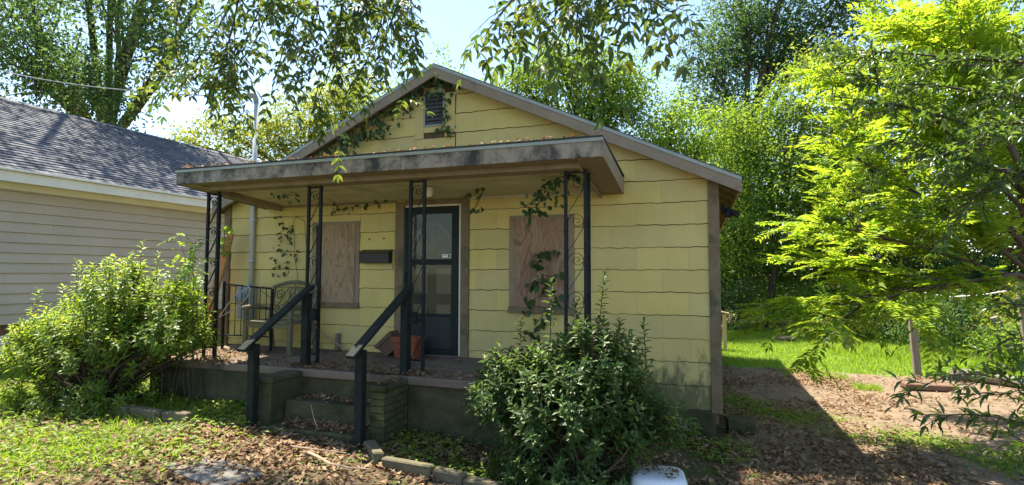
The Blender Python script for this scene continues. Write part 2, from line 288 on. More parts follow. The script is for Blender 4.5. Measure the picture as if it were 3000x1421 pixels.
# leaf templates: (along, across, lift)
T_Q = (np.array([(0,0,0),(.45,.5,.10),(1,0,-.06),(.45,-.5,.10)]), np.array([(0,2,1),(0,3,2)]))
T_L = (np.array([(0,0,0),(.32,.5,.10),(.32,-.5,.10),(.70,.36,.04),(.70,-.36,.04),(1,0,-.16),(.35,0,0),(.70,0,-.04)]),
       np.array([(0,6,1),(6,3,1),(6,7,3),(7,5,3),(0,2,6),(6,2,4),(6,4,7),(7,4,5)]))
T_C = (np.array([(0,0,0),(.35,.5,.22),(.35,-.5,.16),(.75,.36,.06),(.75,-.36,.26),(1,0,.30)]), np.array([(0,2,1),(1,2,4),(1,4,3),(3,4,5)]))      # curled dead leaf
T_B = (np.array([(0,.5,0),(0,-.5,0),(.6,.36,.10),(.6,-.36,.10),(1,0,-.12)]), np.array([(0,1,3),(0,3,2),(2,3,4)]))                                # grass blade
def unit(a): return a / np.maximum(np.linalg.norm(a, axis=1, keepdims=True), 1e-9)
def leaf_geo(P, D, N, L, W, tmpl):
    """leaves at P along D with blade normal N; L length, W width"""
    tv, tf = tmpl; D = unit(D); S = unit(np.cross(D, N)); N = np.cross(S, D); n = len(P); L = np.asarray(L).reshape(-1, 1, 1) * np.ones((n, 1, 1)); W = np.asarray(W).reshape(-1, 1, 1) * np.ones((n, 1, 1))
    V = P[:, None, :] + tv[None, :, 0:1] * L * D[:, None, :] + tv[None, :, 1:2] * W * S[:, None, :] + tv[None, :, 2:3] * L * N[:, None, :]
    F = tf[None] + (np.arange(n) * len(tv))[:, None, None]
    return V.reshape(-1, 3), F.reshape(-1, 3)
def leaves(name, P, D, N, L, W, tmpl, mat, parent=None):
    V, F = leaf_geo(P, D, N, L, W, tmpl); return tri_mesh(name, V, F, mat, parent)
def ground_z(x, y=0.0):
    x = np.asarray(x, dtype=float); return np.clip(0.1 - (x + 3.0) * 0.0519, -0.18, 0.1)
def gz(x): return float(ground_z(x))

# ------------------------------------------------------------------ the ground and the drive
def grid_axis(lo, hi, step, far):
    a = list(np.arange(lo, hi + 1e-6, step)); s = step; b = a[-1]; c = a[0]; up = []; dn = []
    while b < far: s *= 1.5; b += s; up.append(b)
    s = step
    while c > -far: s *= 1.5; c -= s; dn.append(c)
    return np.array(dn[::-1] + a + up)
def sheet(name, xs, ys, zf, mat, keep=None):
    X, Y = np.meshgrid(xs, ys); Z = zf(X, Y); V = np.stack([X, Y, Z], -1).reshape(-1, 3); nx = len(xs); T = []
    for j in range(len(ys) - 1):
        for i in range(nx - 1):
            if keep is not None and not keep((xs[i] + xs[i+1]) / 2, (ys[j] + ys[j+1]) / 2): continue
            a = j * nx + i; T += [(a, a + 1, a + nx + 1), (a, a + nx + 1, a + nx)]
    return tri_mesh(name, V, np.array(T), mat, None, True)
rg = np.random.default_rng(3)
def soil():
    m, nt, b = nodes('soil_and_moss'); v = coords(nt)
    n = noise(nt, v, 1.1, 8, 0.65, 0.3); r = ramp(nt, [(0.35, (0.075, 0.055, 0.035)), (0.5, (0.11, 0.085, 0.05)), (0.58, (0.075, 0.095, 0.03)), (0.72, (0.06, 0.10, 0.025))]); nt.links.new(n.outputs['Fac'], r.inputs['Fac'])
    n2 = noise(nt, v, 60, 4); col = mix(nt, 0.4, r.outputs['Color'], n2.outputs['Fac'], 'OVERLAY')
    nt.links.new(col, b.inputs['Base Color']); b.inputs['Roughness'].default_value = 0.95; b.inputs['Specular IOR Level'].default_value = 0.1
    bp = nt.nodes.new('ShaderNodeBump'); bp.inputs['Strength'].default_value = 0.6; bp.inputs['Distance'].default_value = 0.03; nt.links.new(n2.outputs['Fac'], bp.inputs['Height']); nt.links.new(bp.outputs['Normal'], b.inputs['Normal']); return m
M['soil'] = soil()
M['dirt'] = surf('packed_dirt_drive', (0.12, 0.086, 0.056), (0.205, 0.148, 0.098), 2.2, 0.95, 0.5, 50, c3=(0.155, 0.11, 0.072), dirt=(0.085, 0.065, 0.045), dirt_scale=2.4, dirt_lo=0.54, dirt_hi=0.68)
M['lawnsoil'] = surf('lawn_soil', (0.10, 0.15, 0.03), (0.15, 0.21, 0.04), 3, 0.95, 0.4, 60)
g = sheet('ground', grid_axis(-14, 14, 0.5, 400), grid_axis(-10, 16, 0.5, 400), lambda X, Y: ground_z(X) - 0.002, M['soil']); tag(g, 'brown soil and moss of the yard around the houses', 'ground', kind='structure')
def drive_keep(x, y):
    e = 5.35 + 0.12 * math.sin(x * 2.1) + 0.06 * math.sin(x * 5.3)
    return 2.55 < x < 12 and -9 < y < e
d = sheet('driveway', np.arange(2.5, 12.01, 0.12), np.arange(-9, 5.8, 0.12), lambda X, Y: ground_z(X) + 0.004, M['dirt'], drive_keep); tag(d, 'packed reddish dirt drive beside the yellow house', 'driveway', kind='structure')
d = sheet('lawn', np.arange(-4, 16, 0.4), np.arange(5.2, 16, 0.4), lambda X, Y: ground_z(X) + 0.0015, M['lawnsoil'], lambda x, y: (x > 2.6 or y > 7.6)); tag(d, 'mown ground of the back lawn behind the drive', 'lawn', kind='structure')

# ------------------------------------------------------------------ the yellow house
HX0, HX1, HD = -5.03, 2.40, 7.0
AX, AZ_, SLOPE = -1.24, 4.63, 0.458           # ridge x, ridge height, roof slope
RY = -0.18
def roof_z(x): return AZ_ - SLOPE * abs(x - AX)
house = thing('house', 'small yellow shingle-sided house with boarded windows and a front gable', 'house', (-1.3, 3.5, 0))
# walls: front wall with gable behind the shingles, side and rear walls
T0 = 0.12                                       # roof build-up above the wall line
mb = MB()
def gable_wall(y0, y1):
    zs = [(HX0 + .02, 0.0), (HX1 - .02, 0.0), (HX1 - .02, roof_z(HX1) - T0), (AX, AZ_ - T0), (HX0 + .02, roof_z(HX0) - T0)]
    f = [(x, y0, z) for x, z in zs]; b = [(x, y1, z) for x, z in zs]; n = 5
    mb.add(f + b, [(0,1,2,3,4), (9,8,7,6,5)] + [(i, i + n, (i + 1) % n + n, (i + 1) % n) for i in range(n)])
gable_wall(0.0, 0.10)
mb.build('front_wall', M['backing'], house)
mb = MB(); gable_wall(HD - 0.1, HD); mb.build('rear_wall', M['yellow'], house)
box('side_wall', HX1 - 0.13, HX1 - 0.02, 0.101, HD - 0.101, 0.0, roof_z(HX1) - T0 - 0.005, M['yellow'], house)
box('side_wall', HX0 + 0.02, HX0 + 0.13, 0.101, HD - 0.101, 0.0, roof_z(HX0) - T0 - 0.005, M['yellow'], house)
box('foundation', HX0 + 0.04, HX1 - 0.06, -0.03, HD - 0.02, -0.4, 0.155, M['concrete'], house, 0.006)
# openings in the shingles (x0, x1, z0, z1)
OPEN = [(-0.18, 0.69, 1.218, 2.495), (-3.34, -2.50, 1.218, 2.495), (-1.90, -0.76, 0.0, 2.745), (-1.62, -0.99, 3.63, 4.4), (-6, 1.3, -1, 0.605)]
E_, Z0_ = 0.2715, 0.4296
def wave(x, k): return 0.0042 * math.sin(x * 31 + k * 1.7) + 0.003 * math.sin(x * 9 + k * 0.9)
def cut(rects, o):
    out = []
    for (a, b, c, d) in rects:
        if b <= o[0] or a >= o[1] or d <= o[2] or c >= o[3]: out.append((a, b, c, d)); continue
        if a < o[0]: out.append((a, o[0], c, d))
        if b > o[1]: out.append((o[1], b, c, d))
        if c < o[2]: out.append((max(a, o[0]), min(b, o[1]), c, o[2]))
        if d > o[3]: out.append((max(a, o[0]), min(b, o[1]), o[3], d))
    return out
for k in range(-1, 16):
    zb, zt = Z0_ + E_ * k, Z0_ + E_ * (k + 1)
    x = HX0 + 0.09 - (0.305 if k % 2 else 0)
    while x < HX1 - 0.09:
        rs = [(max(x + 0.0006, HX0 + 0.10), min(x + 0.6094, HX1 - 0.10), zb, zt)]
        for o in OPEN: rs = cut(rs, o)
        dz = R_.uniform(-0.0025, 0.0025); dy = R_.uniform(0, 0.0015); tl = R_.uniform(-0.003, 0.003)
        for (a, b, c, d) in rs:
            if b - a < 0.03 or d - c < 0.03: continue
            n = max(2, int((b - a) / 0.04)); m = MB(); col = []
            for i in range(n + 1):
                q = a + (b - a) * i / n; lim = roof_z(q) - T0 - 0.01
                lo = c + (wave(q, k) + dz + tl * (i / n - .5) if c == zb else 0); hi = min(d + (wave(q, k + 1) - 0.0085 if d == zt else 0), lim)
                col.append((q, lo, hi))
            col = [t for t in col if t[2] - t[1] > 0.004]
            if len(col) < 2: continue
            vs = []
            for q, lo, hi in col: vs += [(q, -0.020 - dy, lo), (q, -0.008 - dy * .3, hi), (q, -0.002, lo)]
            fs = []
            for i in range(len(col) - 1):
                p = 3 * i; fs += [(p, p + 3, p + 4, p + 1), (p + 2, p + 5, p + 3, p)]
            m.add(vs, fs).build('siding_shingle', M['yellow'], house)
        x += 0.61
# corner boards
for (a, b) in ((HX1 - 0.10, HX1 + 0.022), (HX0 - 0.022, HX0 + 0.10)):
    box('corner_board', a, b, -0.045, 0.0, 0.13, roof_z(a if a > 0 else b) - T0 - 0.03, M['brown_trim'], house)
box('corner_board', HX1 - 0.02, HX1 + 0.02, 0.002, 0.11, 0.13, roof_z(HX1) - T0 - 0.02, M['brown_trim'], house)
# lap boards of the right side wall (seen edge on from the drive)
for i in range(9):
    z = 0.16 + i * 0.2715
    MB().hexa([(HX1-.02,.112,z),(HX1+.012,.112,z),(HX1+.012,HD,z),(HX1-.02,HD,z),(HX1-.02,.112,z+.265),(HX1-.006,.112,z+.265),(HX1-.006,HD,z+.265),(HX1-.02,HD,z+.265)]).build('side_siding', M['yellow'], house)
# roof: two slopes, rake boards, drip edges, eave boards
EX = 3.90
roof = None
for s in (1, -1):
    ex = AX + s * EX; ez = roof_z(ex)
    m = MB().hexa([(AX,RY,AZ_-.05),(ex,RY,ez-.05),(ex,HD+.2,ez-.05),(AX,HD+.2,AZ_-.05),(AX,RY,AZ_-.012),(ex,RY,ez-.012),(ex,HD+.2,ez-.012),(AX,HD+.2,AZ_-.012)])
    r_ = m.build('roof_slope', M['oldwood'], house)
    m = MB().hexa([(AX,RY-.02,AZ_-.0115),(ex+s*.02,RY-.02,ez-.0215),(ex+s*.02,HD+.2,ez-.0215),(AX,HD+.2,AZ_-.0115),(AX,RY-.02,AZ_+.004),(ex+s*.02,RY-.02,ez-.006),(ex+s*.02,HD+.2,ez-.006),(AX,HD+.2,AZ_+.004)])
    m.build('roof_shingles', M['roofshingle'], r_)
    m = MB().hexa([(AX,RY-.034,AZ_-.055),(ex,RY-.034,ez-.055),(ex,RY-.022,ez-.055),(AX,RY-.022,AZ_-.055),(AX,RY-.034,AZ_-.012),(ex,RY-.034,ez-.012),(ex,RY-.022,ez-.012),(AX,RY-.022,AZ_-.012)]); m.build('drip_edge', M['drip'], r_)
    m = MB().hexa([(AX,RY-.026,AZ_-.185),(ex,RY-.026,ez-.185),(ex,RY,ez-.185),(AX,RY,AZ_-.185),(AX,RY-.026,AZ_-.056),(ex,RY-.026,ez-.056),(ex,RY,ez-.056),(AX,RY,AZ_-.056)]); m.build('rake_board', M['taupe'], house)
    m = MB().hexa([(AX,RY+.002,AZ_-.115),(ex,RY+.002,ez-.115),(ex,-.002,ez-.115),(AX,-.002,AZ_-.115),(AX,RY+.002,AZ_-.10),(ex,RY+.002,ez-.10),(ex,-.002,ez-.10),(AX,-.002,AZ_-.10)]); m.build('soffit', M['taupe'], house)
    m = MB().hexa([(ex-s*.026,RY,ez-.165),(ex,RY,ez-.165),(ex,HD+.2,ez-.165),(ex-s*.026,HD+.2,ez-.165),(ex-s*.026,RY,ez-.052),(ex,RY,ez-.052),(ex,HD+.2,ez-.052),(ex-s*.026,HD+.2,ez-.052)]); m.build('eave_board', M['taupe'], house)
    for i in range(12):                                # rafter tails under the open eave
        y = 0.25 + i * 0.6; wx = HX1 if s > 0 else HX0
        m = MB().hexa([(wx,y,roof_z(wx)-.15),(ex-s*.03,y,ez-.15),(ex-s*.03,y+.04,ez-.15),(wx,y+.04,roof_z(wx)-.15),(wx,y,roof_z(wx)-.052),(ex-s*.03,y,ez-.052),(ex-s*.03,y+.04,ez-.052),(wx,y+.04,roof_z(wx)-.052)]); m.build('rafter_tail', M['taupe'], house)
# gable vent
v = box('gable_vent', -1.475, -1.150, -0.006, 0.012, 3.80, 4.29, M['mailbox'], house, 0)
for a, b, c, d, yy in ((-1.62, -1.478, 3.632, 4.25, -.020), (-1.148, -0.992, 3.640, 4.26, -.026), (-1.475, -1.151, 3.715, 3.798, -.022), (-1.475, -1.151, 4.292, 4.36, -.022)):
    box('vent_casing', a, b, yy, 0.004, c, d, M['yellow'], v, 0.003)
for a, b, c, d in ((-1.477, -1.452, 3.80, 4.29), (-1.173, -1.149, 3.80, 4.29), (-1.451, -1.174, 3.80, 3.822), (-1.451, -1.174, 4.27, 4.29)):
    box('vent_frame', a, b, -.034, -.008, c, d, M['drip'], v, 0.002)
for i in range(8):
    z = 3.83 + i * 0.056
    MB().hexa([(-1.45,-.030,z),(-1.175,-.030,z),(-1.175,-.024,z-.006),(-1.45,-.024,z-.006),(-1.45,-.008,z+.046),(-1.175,-.008,z+.046),(-1.175,-.003,z+.040),(-1.45,-.003,z+.040)]).build('vent_slat', M['slat'], v)
# boarded windows
for (x0, x1, bx0, bx1, pm, lab) in ((-0.18, 0.69, -0.105, 0.605, 'ply2', 'reddish plywood sheet nailed over the window'), (-3.34, -2.50, -3.19, -2.57, 'ply', 'pale grained plywood sheet nailed over the window')):
    w = box('window', x0 + .07, x1 - .07, -.004, .02, 1.30, 2.42, M['mailbox'], house, 0)
    for a, b, c, d in ((x0, x0 + .075, 1.30, 2.44), (x1 - .075, x1, 1.30, 2.44), (x0 + .002, x1 - .002, 2.441, 2.495)):
        box('casing', a, b, -.034, .0, c, d, M['taupe'], w)
    box('sill', x0 - .01, x1 + .01, -.055, .0, 1.218, 1.299, M['brown_trim'], w)
    p = box('plywood_board', bx0, bx1, -.048, -.0345, 1.285, 2.452, M[pm], w, 0.002); p['label'] = lab
    for i in range(5):
        for xx in (bx0 + .025, bx1 - .025):
            if R_.random() < .8: MB().lathe((xx, -.050, 1.33 + i * .265 + R_.uniform(-.03, .03)), [(.004, -.004), (.006, 0), (.004, .004)], 6).build('nail', M['mailbox'], w)
# door
dr = box('front_door', -1.72, -0.94, 0.008, 0.03, 0.60, 2.66, M['tandoor'], house, 0)
for (a, b, c, d) in ((-1.62, -1.40, .80, 1.30), (-1.26, -1.04, .80, 1.30), (-1.62, -1.40, 1.45, 1.80), (-1.26, -1.04, 1.45, 1.80)):
    q = box('door_panel', a, b, -0.006, 0.0075, c, d, M['tandoor'], dr, 0.005)
    box('panel_groove', a - .02, b + .02, 0.0045, 0.0078, c - .02, d + .02, M['brown_trim'], dr, 0)
m = MB(); c_ = (-1.33, 2.05); ring = [(c_[0] + .30 * math.cos(t), c_[1] + .38 * math.sin(t)) for t in [math.pi * i / 14 for i in range(15)]]
m.add([(x, 0.003, z) for x, z in ring], [tuple(range(15))[::-1]]).build('fan_light', M['cream'], dr)
m = MB().tube([(x, 0.0, z) for x, z in ring], 0.014, 6)
for t in (0.25, 0.5, 0.75): m.tube([(c_[0], 0, c_[1]), (c_[0] + .30 * math.cos(math.pi * t), 0, c_[1] + .38 * math.sin(math.pi * t))], 0.008, 5)
m.build('fan_muntin', M['tandoor'], dr)
sd = box('storm_door', -1.7395, -1.675, -0.040, -0.012, 0.615, 2.66, M['stormdoor'], house)
for a, b, c, d in ((-1.016, -0.915, .615, 2.66), (-1.6745, -1.0165, 2.56, 2.6595), (-1.6745, -1.0165, 1.85, 1.925), (-1.6745, -1.0165, .616, .70), (-1.6745, -1.0165, 1.14, 1.175)):
    box('door_rail', a, b, -0.040, -0.012, c, d, M['stormdoor'], sd)
box('kick_panel', -1.6745, -1.0165, -0.034, -0.016, .701, 1.139, M['kick'], sd)
box('upper_pane', -1.6745, -1.0165, -0.027, -0.023, 1.926, 2.559, M['glass'], sd, 0)
box('lower_pane', -1.6745, -1.0165, -0.027, -0.023, 1.176, 1.849, M['glass'], sd, 0)
st = box('sticker', -1.16, -1.035, -0.0285, -0.0275, 1.948, 1.995, M['white_plastic'], sd, 0)
box('sticker_print', -1.075, -1.045, -0.0295, -0.0287, 1.953, 1.990, M['kick'], st, 0); box('sticker_print', -1.15, -1.09, -0.0295, -0.0287, 1.976, 1.982, M['kick'], st, 0)
MB().tube([(-1.705, -.045, 1.62), (-1.705, -.075, 1.63), (-1.705, -.075, 1.73), (-1.705, -.045, 1.74)], .008, 6).build('door_handle', M['iron'], sd, 0, True)
box('threshold', -1.76, -0.90, -0.06, 0.0, 0.601, 0.616, M['oldwood'], house)
for a, b, c, d, mt in ((-1.90, -1.765, .60, 2.745, 'brown_trim'), (-0.880, -0.762, .60, 2.76, 'brown_trim'), (-1.764, -0.881, 2.69, 2.76, 'brown_trim'), (-1.764, -1.741, .61, 2.689, 'mailbox'), (-0.905, -0.881, .61, 2.689, 'cream'), (-0.914, -0.906, .61, 2.689, 'mailbox'), (-1.740, -0.915, 2.662, 2.689, 'cream')):
    box('door_casing', a, b, -.045 if mt == 'brown_trim' else -.041, .004, c, d, M[mt], house)
MB().tube([(-1.94, -.02, 1.80), (-1.94, -.035, 1.80), (-1.94, -.035, 1.85), (-1.94, -.02, 1.85)], .006, 5).build('doorbell', M['oldwood'], house)
for x in (-2.338, -2.096): MB().lathe((x, -.024, 2.228), [(.005, -.01), (.013, 0), (.005, .01)], 8).build('wall_bolt', M['mailbox'], house)
# floodlight below the right eave
fl = MB().tube([(2.46, .05, 2.50), (2.50, .03, 2.50)], .05, 10).build('floodlight', M['iron'], house)
MB().lathe((2.53, .02, 2.45), [(.03, 0.05), (.05, 0.0), (.055, -.04), (.03, -.05)], 12).build('lamp_head', M['iron'], fl)
MB().tube([(2.50, .02, 2.50), (2.58, -.05, 2.44), (2.62, -.08, 2.42)], [.02, .035, .045], 10).build('lamp_head', M['iron'], fl)

# ------------------------------------------------------------------ porch
porch = thing('porch', 'concrete front porch with flat mildewed roof on black scrolled iron columns', 'porch', (-1.7, -0.7, 0))
PX0, PX1 = -4.78, 1.32
box('slab', PX0, PX1, -1.43, -0.031, -0.35, 0.505, M['concrete'], porch, 0.01)
box('floor_slab', PX0 - .02, PX1 + .02, -1.47, -0.027, 0.506, 0.600, M['floor'], porch, 0.015)
box('step', -2.268, -1.032, -1.76, -1.431, -0.2, 0.305, M['concrete'], porch, 0.02)
box('step', -2.267, -1.033, -2.03, -1.46, -0.3, 0.085, M['concrete'], porch, 0.02)
for (x0, x1, fy) in ((-1.03, -0.86, -1.93), (-2.47, -2.27, -1.95)):
    ck = box('cheek_wall', x0 + .008, x1 - .008, fy + .010, -1.431, -0.25, 0.515, M['mortar' if x0 > -2 else 'concrete'], porch, 0)
    for c in range(8 if x0 > -2 else 0):
        z = -0.055 + c * 0.0715
        cuts = [fy, fy + .21, fy + .42, -1.452] if c % 2 == 0 else [fy, fy + .105, fy + .315, -1.452]
        for i in range(len(cuts) - 1):
            j = R_.uniform(-.004, .004)
            box('brick', x0 + j, x1 + j, cuts[i] + .004, cuts[i + 1] - .004, z + .004, z + .0665, M['brick'], ck, 0.006)
    MB().box(x0 - .02, x1 + .02, fy - .02, -1.475, 0.517, 0.585).build('cap', M['concrete'], ck, 0.018)
# porch roof
PR0, PR1, PF = -4.18, 1.30, -1.586
pr = MB().hexa([(PR0,PF,2.93),(PR1,PF,2.93),(PR1,-.03,2.80),(PR0,-.03,2.80),(PR0,PF,3.055),(PR1,PF,3.055),(PR1,-.03,2.93),(PR0,-.03,2.93)]).build('porch_roof', M['oldwood'], porch)
MB().hexa([(PR0-.03,PF-.045,3.058),(PR1+.03,PF-.045,3.058),(PR1+.03,-.03,2.935),(PR0-.03,-.03,2.935),(PR0-.03,PF-.045,3.076),(PR1+.03,PF-.045,3.076),(PR1+.03,-.03,2.953),(PR0-.03,-.03,2.953)]).build('roofing', M['roofshingle'], pr)
box('drip_edge', PR0 - .032, PR1 + .032, PF - .042, PF - .027, 3.022, 3.057, M['drip'], pr, 0.002)
box('fascia', PR0 - .025, -.902, PF - .026, PF - .001, 2.872, 3.052, M['moldy'], pr)
box('fascia', -.899, PR1 + .025, PF - .028, PF - .002, 2.868, 3.050, M['moldy'], pr)
for s, x in ((1, PR1), (-1, PR0)):
    a, b = (x, x + .025) if s > 0 else (x - .025, x)
    MB().hexa([(a,PF,2.872),(b,PF,2.872),(b,-.06,2.715),(a,-.06,2.715),(a,PF,3.050),(b,PF,3.050),(b,-.06,2.90),(a,-.06,2.90)]).build('side_fascia', M['taupe'] if s > 0 else M['brown_trim'], pr)
    a, b = (x - .25, x - .001) if s > 0 else (x + .001, x + .25)
    MB().hexa([(a,PF+.002,2.874),(b,PF+.002,2.874),(b,-.04,2.722),(a,-.04,2.722),(a,PF+.002,2.886),(b,PF+.002,2.886),(b,-.04,2.734),(a,-.04,2.734)]).build('side_soffit', M['taupe'], pr)
    a, b = (x - .275, x - .252) if s > 0 else (x + .252, x + .275)
    MB().hexa([(a,PF+.2,2.815),(b,PF+.2,2.815),(b,-.04,2.68),(a,-.04,2.68),(a,PF+.2,2.925),(b,PF+.2,2.925),(b,-.04,2.80),(a,-.04,2.80)]).build('side_beam', M['taupe'], pr)
box('front_beam', PR0 + .26, PR1 - .26, PF + .22, PF + .45, 2.82, 2.915, M['taupe'], pr)
box('front_soffit', PR0 + .26, PR1 - .26, PF, PF + .219, 2.874, 2.884, M['taupe'], pr)
for i in range(9):
    y0 = PF + .455 + i * .1205; y1 = y0 + .1165; z = lambda y: 2.90 - (y - PF) * 0.086
    MB().hexa([(PR0+.28,y0,z(y0)),(PR1-.28,y0,z(y0)),(PR1-.28,y1,z(y1)),(PR0+.28,y1,z(y1)),(PR0+.28,y0,z(y0)+.012),(PR1-.28,y0,z(y0)+.012),(PR1-.28,y1,z(y1)+.012),(PR0+.28,y1,z(y1)+.012)]).build('ceiling_board', M['ceiling'], pr)
box('ceiling_trim', PR0 + .28, -1.91, -.05, -.026, 2.735, 2.768, M['taupe'], pr, 0.002); box('ceiling_trim', -.755, PR1 - .28, -.05, -.026, 2.735, 2.768, M['ceiling'], pr, 0.002)
MB().lathe((-1.0, -.75, 2.775), [(.03, -.09), (.05, -.06), (.055, -.02), (.05, .03)], 14).build('lamp_base', M['cream'], pr)
# iron columns
def spiral(cx, cz, r0, turns, start, sgn, y, n=26):
    out = []
    for i in range(n + 1):
        t = i / n; r = r0 * (1 - .86 * t); a = start + sgn * turns * 2 * math.pi * t; out.append((cx + r * math.cos(a), y, cz + r * math.sin(a)))
    return out
def flatbar(m, pts, w=.011, t=.0055):
    """bent flat strip: thin in the panel plane, w deep in y"""
    n = len(pts); base = len(m.v)
    for i, p in enumerate(pts):
        a = Vector(pts[max(i - 1, 0)]); b = Vector(pts[min(i + 1, n - 1)]); d = (b - a); d.y = 0; d.normalize(); q = Vector((-d.z, 0, d.x)) * t / 2; p = Vector(p)
        for sx, sy in ((-1, -1), (1, -1), (1, 1), (-1, 1)):
            v_ = p + q * sx; m.v.append((v_.x, v_.y + sy * w / 2, v_.z))
    for i in range(n - 1):
        for j in range(4):
            j2 = (j + 1) % 4; m.f.append((base + 4*i + j, base + 4*i + j2, base + 4*(i+1) + j2, base + 4*(i+1) + j))
    m.f += [(base, base+1, base+2, base+3)[::-1], tuple(base + 4*(n-1) + j for j in range(4))]
def scroll_mesh(w):
    """one scroll module in local coords: x 0..w, z 0..0.44, y 0"""
    m = MB(); h = .44; r = w * .47
    arc = [(w/2 - r*math.cos(t)*.98, 0, .335 + r*.95*math.sin(t)) for t in [math.pi * i / 12 for i in range(13)]]
    sp = spiral(w*.60, .335, w*.36, 1.35, 0.0, -1, 0)
    flatbar(m, arc); flatbar(m, sp[1:])
    flatbar(m, [(w - .004, 0, .335), (w*.93, 0, .25), (w*.5, 0, .12), (.01, 0, .0)])
    return m.mesh('scroll')
SCROLL = {}
def column(panels, label=None):
    """panels: list of (x0, y0, x1, y1) spans between square bars"""
    m = MB(); done = set()
    for (x0, y0, x1, y1) in panels:
        for p in ((x0, y0), (x1, y1)):
            if p not in done:
                done.add(p); m.box(p[0]-.016, p[0]+.016, p[1]-.016, p[1]+.016, .602, 2.819)
                m.box(p[0]-.026, p[0]+.026, p[1]-.026, p[1]+.026, .6005, .606)
        a = Vector((x0, y0, 0)); b = Vector((x1, y1, 0))
        for z in (.74, 1.20, 2.80): m.beam(a + Vector((0, 0, z)), b + Vector((0, 0, z)), .016, .02)
    c = m.build('column', M['iron'], porch)
    for (x0, y0, x1, y1) in panels:
        L = math.hypot(x1 - x0, y1 - y0) - .032; ang = math.atan2(y1 - y0, x1 - x0); key = round(L, 3)
        if key not in SCROLL: SCROLL[key] = scroll_mesh(L)
        for i in range(5):
            B = Matrix.Translation((x0, y0, .75 + i * .408)) @ Matrix.Rotation(ang, 4, 'Z') @ Matrix.Translation((.016, 0, 0)) @ Matrix.Diagonal((1, 1, .925, 1))
            link('scroll', SCROLL[key], M['iron'], c, B)
    return c
column([(-4.08, -1.22, -3.90, -1.22), (-4.08, -1.22, -4.08, -1.04)])
column([(-2.43, -1.22, -2.25, -1.22)]); column([(-.985, -1.22, -.805, -1.22)])
column([(.865, -1.22, 1.075, -1.22), (1.075, -1.22, 1.075, -1.03)])
# dark wooden step rails
def handrail(x, xt, label):
    h = thing('handrail', label, 'handrail', (x, -2.0, 0.0), 'black wooden step handrails')
    box('post', x - .045, x + .045, -2.085, -1.995, -.12, .955, M['railpaint'], h, 0.006)
    box('post', xt - .045, xt + .045, -1.385, -1.295, .6015, 1.49, M['railpaint'], h, 0.006)
    beam('rail', (x - .02, -2.20, .90), (xt + .01, -1.27, 1.575), .115, .04, M['railpaint'], h, (0, 0, 1), 0.006)
    box('post_bracket', xt + .046, xt + .135, -1.36, -1.30, 1.16, 1.30, M['railpaint'], h, 0.004)
    return h
handrail(-1.07, -.965, 'black step handrail beside the brick cheek wall with flaking paint on its lower post')
handrail(-2.44, -2.33, 'black step handrail on the side of the garden chair')
# loose iron railing by the wall
ra = thing('iron_railing', 'black iron baluster railing standing on the porch beside the garden chair', 'railing', (-4.2, -.42, .6))
m = MB().box(-4.63, -4.60, -.435, -.405, .602, 1.60).box(-3.72, -3.69, -.435, -.405, .602, 1.50); m.build('post', M['iron'], ra)
beam('top_rail', (-4.60, -.42, 1.56), (-3.72, -.42, 1.50), .03, .022, M['iron'], ra); beam('bottom_rail', (-4.60, -.42, .80), (-3.72, -.42, .80), .03, .018, M['iron'], ra)
for i in range(7):
    x = -4.50 + i * .115; beam('baluster', (x, -.42, .81), (x, -.42, 1.545 - i * .008), .012, .012, M['iron'], ra)

# ------------------------------------------------------------------ things on the porch and walls
mbx = thing('mailbox', 'black tin mailbox on the yellow wall between the boarded window and the door', 'mailbox', (-2.19, -.03, 1.87))
MB().hexa([(-2.43,-.125,1.873),(-1.95,-.125,1.873),(-1.95,-.026,1.873),(-2.43,-.026,1.873),(-2.43,-.135,2.02),(-1.95,-.135,2.02),(-1.95,-.026,2.06),(-2.43,-.026,2.06)]).build('body', M['mailbox'], mbx, .005)
MB().hexa([(-2.438,-.146,2.012),(-1.942,-.146,2.012),(-1.942,-.026,2.063),(-2.438,-.026,2.063),(-2.438,-.143,2.020),(-1.942,-.143,2.020),(-1.942,-.026,2.071),(-2.438,-.026,2.071)]).build('lid', M['mailbox'], mbx, .002)

# garden chair with a cast scroll back
ch = thing('garden_chair', 'weathered garden chair with an openwork scroll back standing on the porch', 'chair', (-3.5, -.4, .6))
CX0, CX1 = -3.93, -3.15
for x in (CX0, CX1):
    MB().hexa([(x-.025,-.17,.602),(x+.025,-.17,.602),(x+.025,-.11,.602),(x-.025,-.11,.602),(x-.025,-.24,1.03),(x+.025,-.24,1.03),(x+.025,-.18,1.03),(x-.025,-.18,1.03)]).build('leg', M['benchwood'], ch, .004)
    MB().hexa([(x-.03,-.70,.602),(x+.03,-.70,.602),(x+.03,-.64,.602),(x-.03,-.64,.602),(x-.03,-.70,1.22),(x+.03,-.70,1.22),(x+.03,-.64,1.22),(x-.03,-.64,1.22)]).build('leg', M['benchwood'], ch, .006)
    beam('back_post', (x, -.21, 1.03), (x, -.12, 1.54), .045, .045, M['benchwood'], ch)
    MB().tube([(x, -.73, 1.235), (x, -.60, 1.245), (x, -.40, 1.225), (x, -.25, 1.20), (x, -.19, 1.19)], [.03, .034, .028, .026, .024], 8).build('armrest', M['benchwood'], ch, 0, True)
top = [(CX0 + (CX1 - CX0) * i / 12, -.13 - .0 * i, 1.52 + .075 * math.sin(math.pi * i / 12)) for i in range(13)]
MB().tube(top, .026, 8).build('back_rail', M['benchwood'], ch, 0, True)
beam('back_rail', (CX0, -.205, 1.10), (CX1, -.205, 1.10), .03, .05, M['benchwood'], ch)
for i in range(4):
    MB().box(CX0 - .01, CX1 + .01, -.70 + i * .125, -.60 + i * .125, 1.03 - i * .003, 1.058 - i * .003).build('seat_slat', M['benchwood'], ch, .006)
